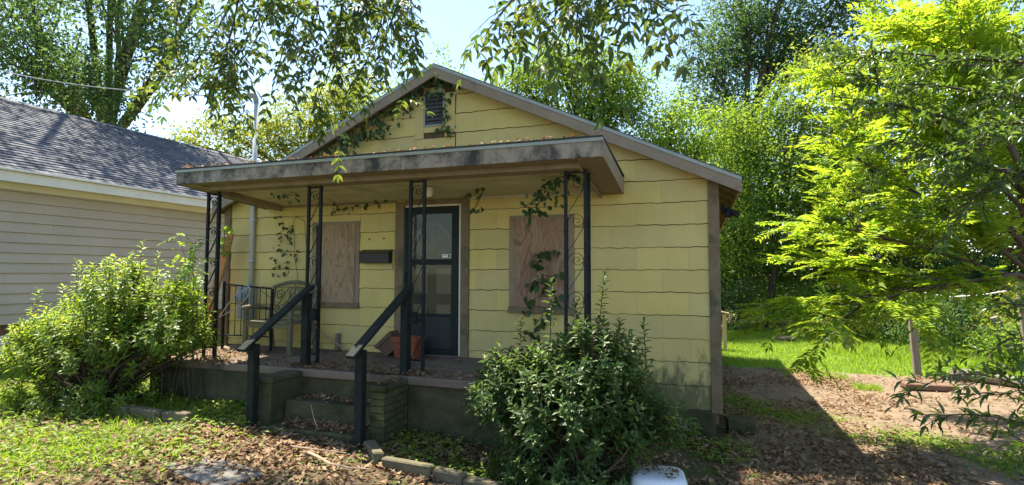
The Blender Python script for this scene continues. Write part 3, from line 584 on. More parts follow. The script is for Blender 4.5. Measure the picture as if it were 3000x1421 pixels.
beam('front_apron', (CX0 + .03, -.67, .99), (CX1 - .03, -.67, .99), .03, .06, M['benchwood'], ch)
def back_y(z): return -.205 + (z - 1.10) * .17
for i, (cx, cz, r0, st, sg) in enumerate([(-3.80,1.40,.085,0,1),(-3.28,1.40,.085,math.pi,-1),(-3.66,1.26,.085,math.pi,1),(-3.42,1.26,.085,0,-1),(-3.81,1.20,.07,0,-1),(-3.27,1.20,.07,math.pi,1),(-3.60,1.45,.08,math.pi,-1),(-3.48,1.45,.08,0,1),(-3.54,1.18,.06,1.5,1),(-3.54,1.36,.07,1.5,1)]):
    sp = [(x, back_y(z), z) for x, _, z in spiral(cx, cz, r0, 1.4, st, sg, 0, 18)]; MB().tube(sp, .011, 5).build('scroll', M['benchwood'], ch, 0, True)
for x0, z0, x1, z1 in ((-3.90,1.15,-3.70,1.45),(-3.18,1.15,-3.38,1.45),(-3.7,1.12,-3.6,1.52),(-3.38,1.12,-3.48,1.52),(-3.54,1.12,-3.54,1.56)):
    MB().tube([(x0, back_y(z0), z0), ((x0+x1)/2 + .02, back_y((z0+z1)/2), (z0+z1)/2), (x1, back_y(z1), z1)], .009, 5).build('scroll_stem', M['benchwood'], ch, 0, True)

def planter(name, label, loc, tilt, rz, k=.92, mt='terra'):
    t = thing(name, label, 'planter', loc, None); B = Matrix.Translation(loc) @ Matrix.Rotation(rz, 4, 'Z') @ Matrix.Rotation(tilt, 4, 'Y') @ Matrix.Diagonal((k, k, k, 1))
    def shell(a0, b0, a1, b1, h, th, z0=0):
        o = [(-a0,-b0,z0),(a0,-b0,z0),(a0,b0,z0),(-a0,b0,z0),(-a1,-b1,h),(a1,-b1,h),(a1,b1,h),(-a1,b1,h)]
        i_ = [(-a0+th,-b0+th,z0+th),(a0-th,-b0+th,z0+th),(a0-th,b0-th,z0+th),(-a0+th,b0-th,z0+th),(-a1+th,-b1+th,h),(a1-th,-b1+th,h),(a1-th,b1-th,h),(-a1+th,b1-th,h)]
        f = [(0,3,2,1),(0,1,5,4),(1,2,6,5),(2,3,7,6),(3,0,4,7),(8,9,10,11),(8,12,13,9),(9,13,14,10),(10,14,15,11),(11,15,12,8),(4,5,13,12),(5,6,14,13),(6,7,15,14),(7,4,12,15)]
        return MB().add(o + i_, f)
    link('box_body', shell(.165, .10, .20, .125, .28, .008).mesh('box_body', .003), M[mt], t, B)
    m = MB()
    for (x0, x1, y0, y1) in ((-.215,.215,-.140,-.122),(-.215,.215,.122,.140),(-.215,-.197,-.1215,.1215),(.197,.215,-.1215,.1215)): m.box(x0, x1, y0, y1, .235, .305)
    link('rim', m.mesh('rim', .003), M[mt], t, B)
    link('potting_soil', MB().box(-.185, .185, -.112, .112, .20, .235).mesh('potting_soil', .01), M['soil'], t, B); return t
planter('planter_box', 'upright terracotta plastic planter box at the foot of the door', (-1.52, -.30, .602), 0, RAD(-4))
planter('planter_box', 'dull brown planter box tipped against the upright planter', (-1.80, -.17, .665), RAD(-42), RAD(4), .74, 'brownpot')
stk = MB().hexa([(-2.85,-.10,.602),(-2.79,-.10,.602),(-2.79,-.05,.602),(-2.85,-.05,.602),(-2.845,-.085,.85),(-2.79,-.085,.855),(-2.79,-.04,.86),(-2.845,-.04,.85)]).build('wood_stake', M['oldwood'], None, .003); tag(stk, 'short weathered wooden stub standing against the yellow wall on the porch', 'stake')
lp = MB().tube([(-4.30, -.25, 1.60), (-3.6, -.20, 1.16), (-2.62, -.10, .612)], .011, 6).build('leaning_pole', M['paletwig']); tag(lp, 'thin pale pole leaning diagonally behind the garden chair', 'pole')
pk = beam('plank', (-4.70, -.25, 2.35), (-5.08, -.30, .95), .035, .14, M['orangewood'], None, (1, 0, 0)); tag(pk, 'orange-brown plank leaning beside the house corner', 'plank')
# service mast, meter, wires
mast = thing('service_mast', 'galvanised electric service pipe rising past the eave to a weatherhead', 'service mast', (-4.45, -.06, .6))
MB().tube([(-4.45, -.065, 1.0), (-4.45, -.065, 4.42)], .036, 12).build('pipe', M['galv'], mast, 0, True)
MB().tube([(-4.45, -.065, 4.42), (-4.45, -.075, 4.50), (-4.46, -.09, 4.54), (-4.49, -.13, 4.55), (-4.53, -.17, 4.51)], [.038, .042, .048, .05, .054], 12).build('weatherhead', M['greybox'], mast, 0, True)
for z in (1.9, 2.55, 3.05): MB().box(-4.50, -4.40, -.104, -.02, z, z + .03).build('strap', M['galv'], mast, .002)
mt = thing('electric_meter', 'grey electric meter box on the wall behind the iron railing', 'meter', (-4.5, -.1, 1.2))
box('meter_box', -4.62, -4.36, -.17, -.022, 1.02, 1.52, M['greybox'], mt, .01)
MB().tube([(-4.49, -.171, 1.33), (-4.49, -.25, 1.33)], [.085, .078], 16).build('dial', M['greybox'], mt, 0, True)
w0, w1 = Vector((-4.53, -.17, 4.51)), Vector((-21.5, 3.35, 9.05)); pts = []
for i in range(25):
    t = i / 24; p = w0.lerp(w1, t); p.z -= 1.1 * 4 * t * (1 - t) * .32; pts.append(p)
wire = MB().tube(pts, .010, 5).build('service_wire', M['cable']); tag(wire, 'overhead electric wire running from the weatherhead over the grey roof', 'wire')
cb = MB().tube([(-4.47,-.26,1.5),(-4.1,-.5,1.55),(-3.98,-.55,1.5),(-4.03,-.55,1.38),(-4.25,-.5,1.23),(-4.5,-.48,1.12),(-4.64,-.47,1.06),(-4.5,-.5,1.2),(-4.28,-.52,1.41),(-4.05,-.5,1.52)], .009, 5).build('cable', M['cable']); tag(cb, 'loose pale cable looped over the iron railing', 'cable')

# ------------------------------------------------------------------ neighbour's house
NX, NE = -9.25, -8.82
nb = thing('house', 'neighbouring house with taupe lap siding and a grey shingle roof', 'house', (-13, 1.5, .1))
NY0, NY1 = -7.0, 8.4
box('wall', NX - 7.2, NX - .02, NY0, NY1, .80, 3.34, M['backing'], nb, 0)
box('foundation', NX - 7.1, NX - .06, NY0 + .1, NY1 - .1, -.3, .80, M['nfound'], nb, 0)
for i in range(14):
    z = .815 + i * .18; y = NY0 - R_.uniform(0, 1.5)
    while y < NY1:
        y1 = min(y + 3.66, NY1); a = max(y, NY0)
        MB().hexa([(NX-.02,a+.001,z),(NX+.016,a+.001,z),(NX+.016,y1-.001,z),(NX-.02,y1-.001,z),(NX-.02,a+.001,z+.176),(NX-.010,a+.001,z+.176),(NX-.010,y1-.001,z+.176),(NX-.02,y1-.001,z+.176)]).build('siding_board', M['nsiding'], nb); y += 3.66
RS = .545; RXR = -12.85; NZ = 3.50
box('fascia', NE - .025, NE, NY0 - .3, NY1 + .3, NZ - .235, NZ - .012, M['nwhite'], nb)
box('gutter_lip', NE + .0005, NE + .06, NY0 - .3, NY1 + .3, NZ - .055, NZ - .015, M['nwhite'], nb)
box('soffit', NX - .0, NE - .026, NY0 - .3, NY1 + .3, NZ - .20, NZ - .185, M['nwhite'], nb, 0)
box('frieze', NX - .002, NX + .022, NY0, NY1, NZ - .315, NZ - .201, M['nwhite'], nb)
ridge = NZ + (NE - RXR) * RS
for s in (1, -1):
    ex = RXR + s * (NE - RXR)
    MB().hexa([(RXR,NY0-.3,ridge-.06),(ex,NY0-.3,NZ-.06),(ex,NY1+.3,NZ-.06),(RXR,NY1+.3,ridge-.06),(RXR,NY0-.3,ridge-.012),(ex,NY0-.3,NZ-.012),(ex,NY1+.3,NZ-.012),(RXR,NY1+.3,ridge-.012)]).build('roof_slope', M['roofshingle'], nb)
# gable end of the neighbour
for yy in (NY0, NY1): MB().add([(NX,yy,3.34),(RXR*2-NX,yy,3.34),(RXR,yy,ridge-.1)], [(0,1,2)]).build('gable', M['nsiding'], nb)
tabL, tabE = .305, .142; sl_ = math.hypot(NE - RXR, ridge - NZ); ncou = int(sl_ / tabE); dn = Vector((1, 0, -RS)).normalized(); nn = Vector((RS, 0, 1)).normalized()
tab = MB().hexa([(0,-.15,0),(.15,-.15,.004),(.15,.15,.004),(0,.15,0),(0,-.15,.003),(.15,-.15,.020),(.15,.15,.020),(0,.15,.003)]).mesh('shingle_tab')
cnt = 0; field = MB()
for c in range(ncou):
    p0 = Vector((RXR, 0, ridge - .011)) + dn * (sl_ - (c + 1) * tabE + .02)
    y = NY0 - .3 + (.15 if c % 2 else 0)
    while y < NY1 + .2:
        B = Matrix(((dn.x, 0, nn.x, p0.x), (0, 1, 0, y + .15 + R_.uniform(-.01, .01)), (dn.z, 0, nn.z, p0.z + R_.uniform(0, .004)), (0, 0, 0, 1)))
        if c < 11 and -1.6 < y < 7.0 and cnt < 300:
            link('shingle_tab', tab, M['nsh_o'], nb, B); cnt += 1
        else:
            field.add([B @ Vector(v_.co) for v_ in tab.vertices], [(4,5,6,7), (1,2,6,5), (0,1,5,4), (2,3,7,6)])
        y += tabL
f_ = field.build('shingle_field', M['nsh_i'], nb); f_['kind'] = 'stuff'
MB().add([(RXR-.14,NY0-.3,ridge-.14*RS+.02),(RXR,NY0-.3,ridge+.03),(RXR+.14,NY0-.3,ridge-.14*RS+.02),(RXR-.14,NY1+.3,ridge-.14*RS+.02),(RXR,NY1+.3,ridge+.03),(RXR+.14,NY1+.3,ridge-.14*RS+.02)], [(0,1,4,3),(1,2,5,4)]).build('ridge_cap', M['nsh_i'], nb)
box('foundation_vent', NX - .059, NX - .05, -.95, -.55, .25, .62, M['nwhite'], nb, 0)
box('downpipe', NX + .03, NX + .10, -.30, -.22, .16, .80, M['nwhite'], nb)

# ------------------------------------------------------------------ yard things
def stone_block(name, label, cat, c, size, rz, mat, group=None, tilt=0.0, seed=0, bev=.012):
    rr = random.Random(seed); a, b, h = size; m = MB(); B = Matrix.Translation(c) @ Matrix.Rotation(rz, 4, 'Z') @ Matrix.Rotation(tilt, 4, 'Y')
    j = lambda s: rr.uniform(-s, s)
    m.hexa([(sx * a / 2 + j(.015), sy * b / 2 + j(.012), sz * h / 2 + j(.008)) for sz in (-1, 1) for sx, sy in ((-1, -1), (1, -1), (1, 1), (-1, 1))])
    me = m.mesh(name, bev); o = link(name, me, mat, None, B); return tag(o, label, cat, group)
def edging(x0, y0, x1, y1, label, seed, h=.16, grp='stone blocks edging the planting beds'):
    c = ((x0 + x1) / 2, (y0 + y1) / 2, gz((x0 + x1) / 2) + h / 2 - .05); L = math.hypot(x1 - x0, y1 - y0) - .012
    stone_block('edging_block', label, 'edging block', c, (L, .10, h), math.atan2(y1 - y0, x1 - x0), M['edgestone'], grp, R_.uniform(-.03, .03), seed)
edging(-.93, -2.08, -.60, -2.40, 'mossy edging block set at a slant from the lower handrail post', 1)
edging(-.555, -2.41, -.03, -2.46, 'mossy edging block next to the slanted one in front of the bed', 2)
edging(-.02, -2.46, .30, -2.51, 'short mossy edging block in the middle of the bed row', 3)
edging(.31, -2.51, .62, -2.56, 'mossy edging block running under the leafy shrub beside the porch steps', 4)
edging(-4.55, -2.20, -3.95, -2.27, 'edging block in the dark below the sunlit shrub', 5)
edging(-3.93, -2.27, -3.45, -2.28, 'edging block beside the dark gap below the sunlit shrub', 6)
edging(-3.43, -2.28, -3.05, -2.27, 'edging block with a sunlit corner at the end of the row by the grass', 7)
stone_block('flagstone', 'grey flat flagstone half buried in leaves in front of the steps', 'flagstone', (-1.75, -3.17, .045), (.80, .42, .05), RAD(-12), M['stone'], None, RAD(2), 11)
stone_block('concrete_block', 'mossy concrete block on the ground at the house corner', 'concrete block', (2.63, .42, -.18 + .085), (.30, .19, .19), RAD(8), M['concrete'], None, 0, 12, .01)
stone_block('rock', 'flat rock on the back lawn in front of the thicket', 'rock', (4.45, 10.3, -.12), (.5, .35, .18), .2, M['edgestone'], None, .05, 13, .05)
stone_block('paver', 'reddish paver lying on the sunny edge of the dirt drive', 'paver', (5.75, 4.05, -.12), (.75, .28, .10), .1, M['nfound'], None, 0, 14, .015)
lg = MB().tube([(6.55, 5.35, -.08), (6.95, 5.0, -.06), (7.5, 4.5, -.10)], [.11, .10, .075], 9).build('log', M['oldwood'], None, 0, False); tag(lg, 'short weathered log lying where the lawn meets the drive', 'log')
# upturned white plastic tub
tub = thing('plastic_tub', 'white plastic tub upside down on the ground with dead leaves on top', 'tub', (1.80, -2.0, -.15))
def rrect(a, b, r, n=5):
    out = []
    for cx, cy, s in ((a - r, b - r, 0), (-a + r, b - r, 1), (-a + r, -b + r, 2), (a - r, -b + r, 3)):
        for i in range(n + 1):
            t = math.pi / 2 * (s + i / n); out.append((cx + r * math.cos(t), cy + r * math.sin(t)))
    return out
def loftrr(levels):
    m = MB(); k = len(rrect(1, 1, .1))
    for a, b, r, z in levels: m.v += [(x, y, z) for x, y in rrect(a, b, r)]
    for l in range(len(levels) - 1):
        for i in range(k): i2 = (i + 1) % k; m.f.append((l*k + i, l*k + i2, (l+1)*k + i2, (l+1)*k + i))
    m.f.append(tuple((len(levels) - 1) * k + i for i in range(k))); return m
TB = Matrix.Translation((1.84, -2.03, -.16)) @ Matrix.Rotation(RAD(8), 4, 'Z')
link('tub_body', loftrr([(.235,.215,.09,0),(.225,.205,.09,.19),(.215,.195,.09,.225),(.195,.175,.08,.243)]).mesh('tub_body', 0, True), M['white_plastic'], tub, TB)
link('tub_rim', loftrr([(.25,.23,.10,0),(.25,.23,.10,.03),(.236,.216,.09,.034)]).mesh('tub_rim'), M['white_plastic'], tub, TB)
# sticks
def stick(label, pts, r, mat='paletwig'):
    o = MB().tube(pts, [r * (1 - .5 * i / (len(pts) - 1)) for i in range(len(pts))], 5).build('stick', M[mat]); tag(o, label, 'stick', None)
stick('bent dry stick lying among the leaves below the steps', [(-1.30,-2.52,.06),(-1.12,-2.62,.075),(-.92,-2.70,.06),(-.70,-2.72,.055),(-.52,-2.68,.05)], .014)
stick('short straight twig crossing the leaves near the steps', [(-1.55,-2.45,.07),(-1.2,-2.50,.09),(-.95,-2.42,.06)], .009)
stick('thin twig standing up out of the leaves on the lowest step', [(-1.62,-1.98,.09),(-1.70,-1.95,.20),(-1.76,-1.93,.33)], .006)
# back stair rail behind the house
br = thing('back_stair_rail', 'pale wooden stair rail behind the rear corner of the yellow house', 'handrail', (2.75, 7.8, -.17))
box('post', 2.72, 2.81, 7.75, 7.84, -.2, .72, M['pinewood'], br); box('post', 2.30, 2.39, 7.75, 7.84, -.2, .85, M['pinewood'], br)
beam('rail', (2.25, 7.79, .90), (3.0, 7.79, .70), .12, .04, M['pinewood'], br); beam('middle_rail', (2.39, 7.79, .45), (2.72, 7.79, .40), .03, .09, M['pinewood'], br)
# old fence and clothes-line posts
def old_post(label, base, top, w, grp=None, mat='oldwood'):
    o = beam('wooden_post', base, top, w, w, M[mat], None, (0, 1, 0), .008); tag(o, label, 'post', grp); return o
old_post('tall upright weathered post at the edge of the drive with a rope tied to it', (6.05, 5.45, -.35), (5.93, 5.42, 1.75), .115)
old_post('short grey post leaning over on the back lawn', (5.72, 8.62, -.3), (5.40, 8.62, .62), .17)
old_post('thin stick post propped at a slant before the thicket', (5.45, 10.6, -.2), (6.05, 10.5, .42), .07)
old_post('leaning stump-like post below the yellowing shrub', (8.75, 8.0, -.3), (8.3, 8.0, .80), .13)
old_post('pale slim post behind the dark trunk at the yard edge', (7.35, 4.55, -.35), (7.2, 4.5, 1.75), .075)
rp = MB().tube([(5.93, 5.36, 1.52), (6.15, 5.2, 1.38), (6.45, 5.0, 1.33), (6.8, 4.75, 1.38), (7.2, 4.45, 1.50)], .013, 6).build('rope', M['rope']); tag(rp, 'white rope sagging between the tall post and the slim post', 'rope')
# scrolled iron gate far behind the yard
ig = thing('iron_gate', 'dark scrolled iron gate with a wooden beam under the trees', 'gate', (11.5, 10.0, -.2))
beam('top_beam', (10.1, 10.0, 1.75), (13.0, 9.6, 1.75), .10, .09, M['orangewood'], ig)
for x in (10.2, 10.9, 11.6, 12.3, 13.0): MB().box(x-.03, x+.03, 10.0 - (x-10.1)*.14 - .03, 10.0 - (x-10.1)*.14 + .03, -.3, 1.70).build('bar', M['iron'], ig)
gs = scroll_mesh(.6)
for i in range(4):
    link('scroll', gs, M['iron'], ig, Matrix.Translation((10.25 + i * .7, 9.97 - i * .1, 1.0)) @ Matrix.Rotation(RAD(-8), 4, 'Z'))

PEC_L = [[(-2.09, -2.55, 5.07),(-2.22, -2.7, 4.39),(-2.34, -2.85, 3.98),(-2.45, -3.01, 3.52)], [(-1.93, -2.8, 4.89),(-1.96, -2.88, 4.19),(-1.99, -2.97, 3.73),(-2.08, -3.08, 3.27)], [(-1.68, -2.2, 5.19),(-1.76, -2.29, 4.42),(-1.85, -2.4, 3.97),(-1.88, -2.49, 3.53)], [(-1.18, -2.34, 5.01),(-1.13, -2.38, 4.21),(-1.16, -2.47, 3.77),(-1.27, -2.59, 3.32)], [(-1.01, -1.87, 5.25),(-0.91, -1.97, 4.44),(-0.94, -2.13, 4.0),(-1.02, -2.31, 3.6)], [(-0.73, -2.08, 5.07),(-0.54, -2.08, 4.41),(-0.4, -2.13, 4.17),(-0.39, -2.22, 3.97)], [(-2.1, -2.15, 5.31),(-2.31, -2.24, 4.58),(-2.45, -2.34, 4.12),(-2.59, -2.43, 3.67)], [(-1.43, -1.71, 5.43),(-1.39, -1.72, 4.67),(-1.42, -1.77, 4.24),(-1.36, -1.81, 3.91)], [(-3.15, -2.19, 5.48),(-3.33, -2.33, 4.88),(-3.33, -2.41, 4.52),(-3.22, -2.46, 4.08)], [(-0.35, -2.36, 4.84),(-0.46, -2.44, 4.27),(-0.52, -2.51, 3.98),(-0.57, -2.59, 3.73)], [(-1.14, -2.63, 4.83),(-1.17, -2.68, 4.31),(-1.2, -2.75, 3.98),(-1.28, -2.83, 3.69)], [(-0.85, -2.33, 4.95),(-0.86, -2.37, 4.41),(-0.81, -2.41, 4.11),(-0.7, -2.43, 3.89)], [(-1.79, -2.65, 4.95),(-1.73, -2.64, 4.42),(-1.82, -2.69, 4.17),(-1.88, -2.73, 3.93)]]
PEC_R = [[(1.13, -3.39, 3.92),(1.06, -3.46, 3.59),(0.95, -3.56, 3.4),(0.9, -3.64, 3.25)], [(1.33, -3.42, 3.86),(1.35, -3.5, 3.47),(1.34, -3.59, 3.22)], [(1.53, -3.25, 3.92),(1.6, -3.31, 3.57),(1.56, -3.42, 3.37)], [(1.64, -3.42, 3.8),(1.84, -3.4, 3.52),(2.01, -3.41, 3.38),(2.11, -3.44, 3.29)], [(1.12, -3.08, 4.1),(1.09, -3.12, 3.69),(1.03, -3.18, 3.47)], [(1.47, -3.58, 3.74),(1.51, -3.6, 3.42),(1.51, -3.64, 3.23)], [(1.74, -2.97, 4.04),(1.8, -2.99, 3.73),(1.85, -3.02, 3.62)]]
LIME = [[(5.51, 0.67, 1.87),(4.95, 0.66, 2.42),(4.29, 0.62, 2.9),(3.72, 0.61, 3.32)], [(5.63, 0.91, 2.15),(5.16, 0.99, 2.78),(4.87, 1.14, 3.5),(4.36, 1.21, 4.03)], [(5.51, 0.68, 1.7),(4.82, 0.57, 1.96),(4.11, 0.45, 2.19),(3.44, 0.36, 2.34)], [(5.45, 0.56, 1.57),(4.64, 0.38, 1.69),(3.88, 0.22, 1.78),(3.22, 0.1, 1.89)], [(5.4, 0.43, 1.74),(4.55, 0.15, 1.61),(3.87, -0.08, 1.44),(3.39, -0.23, 1.31)], [(5.79, 1.15, 2.63),(5.57, 1.38, 3.51),(5.46, 1.64, 4.37),(5.16, 1.85, 4.97)], [(5.79, 1.14, 2.72),(5.82, 1.38, 3.64),(5.78, 1.6, 4.47),(5.83, 1.86, 5.26)], [(6.23, 2.16, 2.42),(5.65, 2.26, 3.33),(4.95, 2.33, 3.97),(4.38, 2.5, 3.89)], [(6.34, 2.43, 2.12),(5.52, 2.47, 2.58),(4.89, 2.59, 2.79),(4.19, 2.69, 3.08)], [(5.78, 1.18, 1.97),(5.26, 1.2, 2.27),(4.83, 1.26, 2.33),(4.52, 1.37, 2.19)], [(5.8, 0.97, 2.15),(6.11, 1.23, 3.1),(6.33, 1.47, 3.86),(6.28, 1.62, 4.67)], [(6.12, 1.92, 2.2),(5.49, 2.07, 3.19),(5.09, 2.3, 4.24),(5.31, 2.72, 5.5)], [(5.34, 0.14, 2.84),(5.03, 0.19, 3.73),(4.72, 0.26, 4.36),(4.25, 0.3, 4.54)], [(5.34, 0.14, 2.84),(5.14, 0.3, 3.75),(5.12, 0.52, 4.56),(5.07, 0.76, 5.05)], [(5.56, 0.66, 2.48),(4.9, 0.66, 3.38),(4.49, 0.76, 4.07),(4.21, 0.94, 4.21)]]
OAKBR = [[(5.21, -1.01, 3.52),(4.46, -1.16, 3.59),(4.01, -1.22, 3.68),(3.65, -1.24, 3.75)], [(5.33, -0.74, 3.25),(4.71, -0.89, 3.34),(4.16, -1.01, 3.47),(3.57, -1.15, 3.47)], [(5.2, -0.97, 2.78),(4.53, -1.14, 2.97),(3.98, -1.27, 3.19),(3.31, -1.44, 3.31)], [(5.06, -1.21, 2.42),(4.43, -1.37, 2.62),(4.03, -1.45, 2.8),(3.7, -1.49, 2.88)], [(5.0, -1.36, 2.97),(4.61, -1.47, 2.98),(4.29, -1.53, 2.73),(4.0, -1.58, 2.48)], [(5.6, -0.26, 3.79),(4.95, -0.34, 3.76),(4.26, -0.44, 3.89),(3.46, -0.58, 3.98)], [(5.0, -1.34, 2.59),(4.6, -1.44, 2.53),(4.37, -1.48, 2.41),(4.21, -1.49, 2.29)]]
LAUREL = [[(4.76, -1.74, 0.69),(4.37, -1.82, 0.96),(4.02, -1.87, 1.03),(3.62, -1.93, 0.84)], [(4.69, -1.86, 0.61),(4.31, -1.93, 0.7),(4.05, -1.95, 0.74),(3.67, -2.01, 0.69)], [(4.83, -1.62, 0.96),(4.54, -1.67, 1.24),(4.41, -1.65, 1.29),(4.27, -1.61, 1.1)], [(4.56, -2.12, 0.54),(4.28, -2.18, 0.6),(4.12, -2.2, 0.62),(3.99, -2.21, 0.5)], [(4.9, -1.49, 0.82),(4.6, -1.53, 1.04),(4.34, -1.55, 0.97),(4.08, -1.56, 0.81)], [(4.64, -1.88, 0.55),(4.46, -1.92, 0.82),(4.34, -1.93, 0.95),(4.25, -1.92, 0.86)], [(4.83, -1.63, 1.13),(4.66, -1.64, 1.42),(4.56, -1.61, 1.53),(4.45, -1.57, 1.5)]]
VINE_GABLE = [(-3.39, -0.1, 3.5),(-3.21, -0.1, 3.56),(-3.0, -0.1, 3.61),(-2.83, -0.1, 3.7),(-2.69, -0.1, 3.73),(-2.52, -0.1, 3.78),(-2.35, -0.1, 3.84),(-2.21, -0.1, 3.93),(-2.11, -0.1, 3.86),(-2.05, -0.1, 4.03),(-1.92, -0.1, 4.11),(-1.79, -0.1, 4.2),(-1.67, -0.1, 4.25),(-1.54, -0.1, 4.31),(-1.42, -0.1, 4.38),(-1.29, -0.1, 4.38),(-1.17, -0.1, 4.34),(-1.04, -0.1, 4.35),(-1.73, -0.1, 4.13),(-2.48, -0.1, 3.72),(-2.72, -0.1, 3.64),(-2.18, -0.1, 3.78)]
VINE_VENT = [(-1.14, -0.05, 4.09),(-1.11, -0.05, 3.96),(-1.08, -0.05, 3.87),(-1.16, -0.05, 3.78),(-1.03, -0.05, 3.75),(-1.2, -0.05, 3.71),(-1.07, -0.05, 3.7)]
VINE_CEIL = [(-3.37, -0.8, 2.88),(-3.26, -0.8, 2.85),(-3.15, -0.8, 2.81),(-3.04, -0.8, 2.79),(-2.9, -0.15, 2.75),(-2.8, -0.15, 2.69),(-2.88, -0.15, 2.62),(-2.66, -0.15, 2.67),(-2.56, -0.15, 2.69),(-2.34, -0.15, 2.68),(-2.13, -0.15, 2.72),(-0.49, -0.5, 2.73),(-0.42, -0.5, 2.78),(-0.35, -0.5, 2.82),(-0.46, -0.5, 2.55),(-0.5, -0.5, 2.54),(-0.26, -0.5, 2.94),(-0.16, -0.5, 2.97),(0.03, -0.5, 2.96)]
VINE_POST = [(0.36, -0.9, 2.5),(0.45, -0.9, 2.61),(0.52, -0.9, 2.53),(0.46, -0.9, 2.43),(0.59, -0.9, 2.71),(0.65, -0.9, 2.79),(0.68, -0.9, 2.89),(0.43, -0.9, 2.56),(0.61, -0.9, 2.58),(0.55, -0.9, 2.67),(0.73, -0.9, 2.82),(0.8, -0.9, 2.88),(0.5, -0.9, 2.72),(0.3, -0.9, 2.52),(0.68, -0.9, 2.62),(0.91, -0.9, 2.83)]
VINE_WIN = [(0.23, -0.1, 1.94),(0.3, -0.1, 1.9),(0.19, -0.1, 1.88),(0.33, -0.1, 1.98),(0.42, -0.1, 2.02),(0.26, -0.1, 1.72),(0.16, -0.1, 1.65),(0.32, -0.1, 1.72),(0.4, -0.1, 1.57),(0.45, -0.1, 1.45),(0.19, -0.1, 1.44),(0.14, -0.1, 1.32),(0.37, -0.1, 1.3),(0.27, -0.1, 1.17),(0.19, -0.1, 1.09),(0.48, -0.1, 1.67),(0.11, -0.1, 0.91),(0.19, -0.1, 0.96)]
VINE_WALL = [(-3.97, -0.05, 2.51),(-3.85, -0.05, 2.32),(-3.92, -0.05, 2.23),(-4.02, -0.05, 1.95),(-3.95, -0.05, 2.11),(-3.84, -0.05, 2.01),(-3.77, -0.05, 2.44),(-3.69, -0.05, 2.26),(-4.02, -0.05, 1.77),(-3.85, -0.05, 1.77),(-3.65, -0.05, 2.01),(-3.7, -0.05, 2.41),(-3.78, -0.05, 1.89)]
VINE_CORNER = [(-4.74, -0.35, 2.43),(-4.69, -0.35, 2.26),(-4.74, -0.35, 2.09),(-4.66, -0.35, 2.01),(-4.78, -0.35, 2.18),(-4.64, -0.35, 2.38)]
STEM_WALL = [[(-3.64, -0.04, 2.59),(-3.71, -0.04, 2.5),(-3.65, -0.04, 2.26),(-3.66, -0.04, 2.01),(-3.59, -0.04, 1.71),(-3.57, -0.04, 1.56)], [(-3.64, -0.04, 2.59),(-3.47, -0.04, 2.54),(-3.46, -0.04, 2.25),(-3.36, -0.04, 1.89),(-3.34, -0.04, 1.62)]]

# ------------------------------------------------------------------ plants
rng = np.random.default_rng(11)
def rand_unit(n): return unit(rng.normal(size=(n, 3)))
def curve(a, b, sag=0.15, n=5, side=0.0):
    a = Vector(a); b = Vector(b); L = (b - a).length; o = Vector((rng.normal() * side, rng.normal() * side, sag)) * L
    return [a.lerp(b, i / n) + o * (4 * (i / n) * (1 - i / n)) * .5 for i in range(n + 1)]
def tree(name, label, base, trunk_r, fork_z, lobes, mat, leaf=.12, ratio=.5, group=None, nclus=1.0, per=60, sig=.34, twig=True, droop=.3, cat='tree'):
    """lobes: (x, y, z, rx, ry, rz, clusters). trunk and limbs as tapered tubes, crown of leaf clumps"""
    t = thing(name, label, cat, base, group); m = MB(); bz = base[2]; fork = Vector((base[0] + rng.normal() * .15, base[1] + rng.normal() * .15, fork_z))
    m.tube(curve((base[0], base[1], bz - .3), fork, 0, 5, .03), [trunk_r * (1.25 - .5 * i / 5) for i in range(6)], 8)
    P = []; 
    for (x, y, z, rx, ry, rz, nc) in lobes:
        c = Vector((x, y, z)); lp_ = curve(fork, c, .12, 5, .06); m.tube(lp_, [trunk_r * .7 * (1 - .75 * i / 5) for i in range(6)], 6)
        n = max(3, int(nc * nclus)); d = rand_unit(n); r = rng.random(n) ** .45
        C = np.array([x, y, z]) + d * r[:, None] * np.array([rx, ry, rz]); C[:, 2] += .18 * rz * np.sin(C[:, 0] * 1.7 + C[:, 1] * 1.3)
        C = C[C[:, 2] > bz + .15]; P.append(C)
        if twig:
            for q in C[::3]:
                s = lp_[rng.integers(2, 6)]; m.tube(curve(s, q, .08, 3, .08), [trunk_r * .16 + .012, trunk_r * .11 + .008, .009, .005], 4, False)
    C = np.concatenate(P); k = rng.integers(int(per * .5), int(per * 1.5), len(C)); I = np.repeat(np.arange(len(C)), k); n = len(I)
    sg = (sig * (.6 + .8 * rng.random(len(C))))[I][:, None]
    o = rng.normal(size=(n, 3)) * sg * np.array([1, 1, .62]); Q = C[I] + o
    D = unit(o) * .6 + rand_unit(n) * .8; D[:, 2] -= droop; N = rand_unit(n) * .75; N[:, 2] += .7
    L = leaf * (.65 + .7 * rng.random(n)); m.build('trunk', M['bark'], t, 0, True)
    cr = leaves('crown', Q, D, N, L, L * ratio, T_Q, mat, t); cr['kind'] = 'stuff'; return t
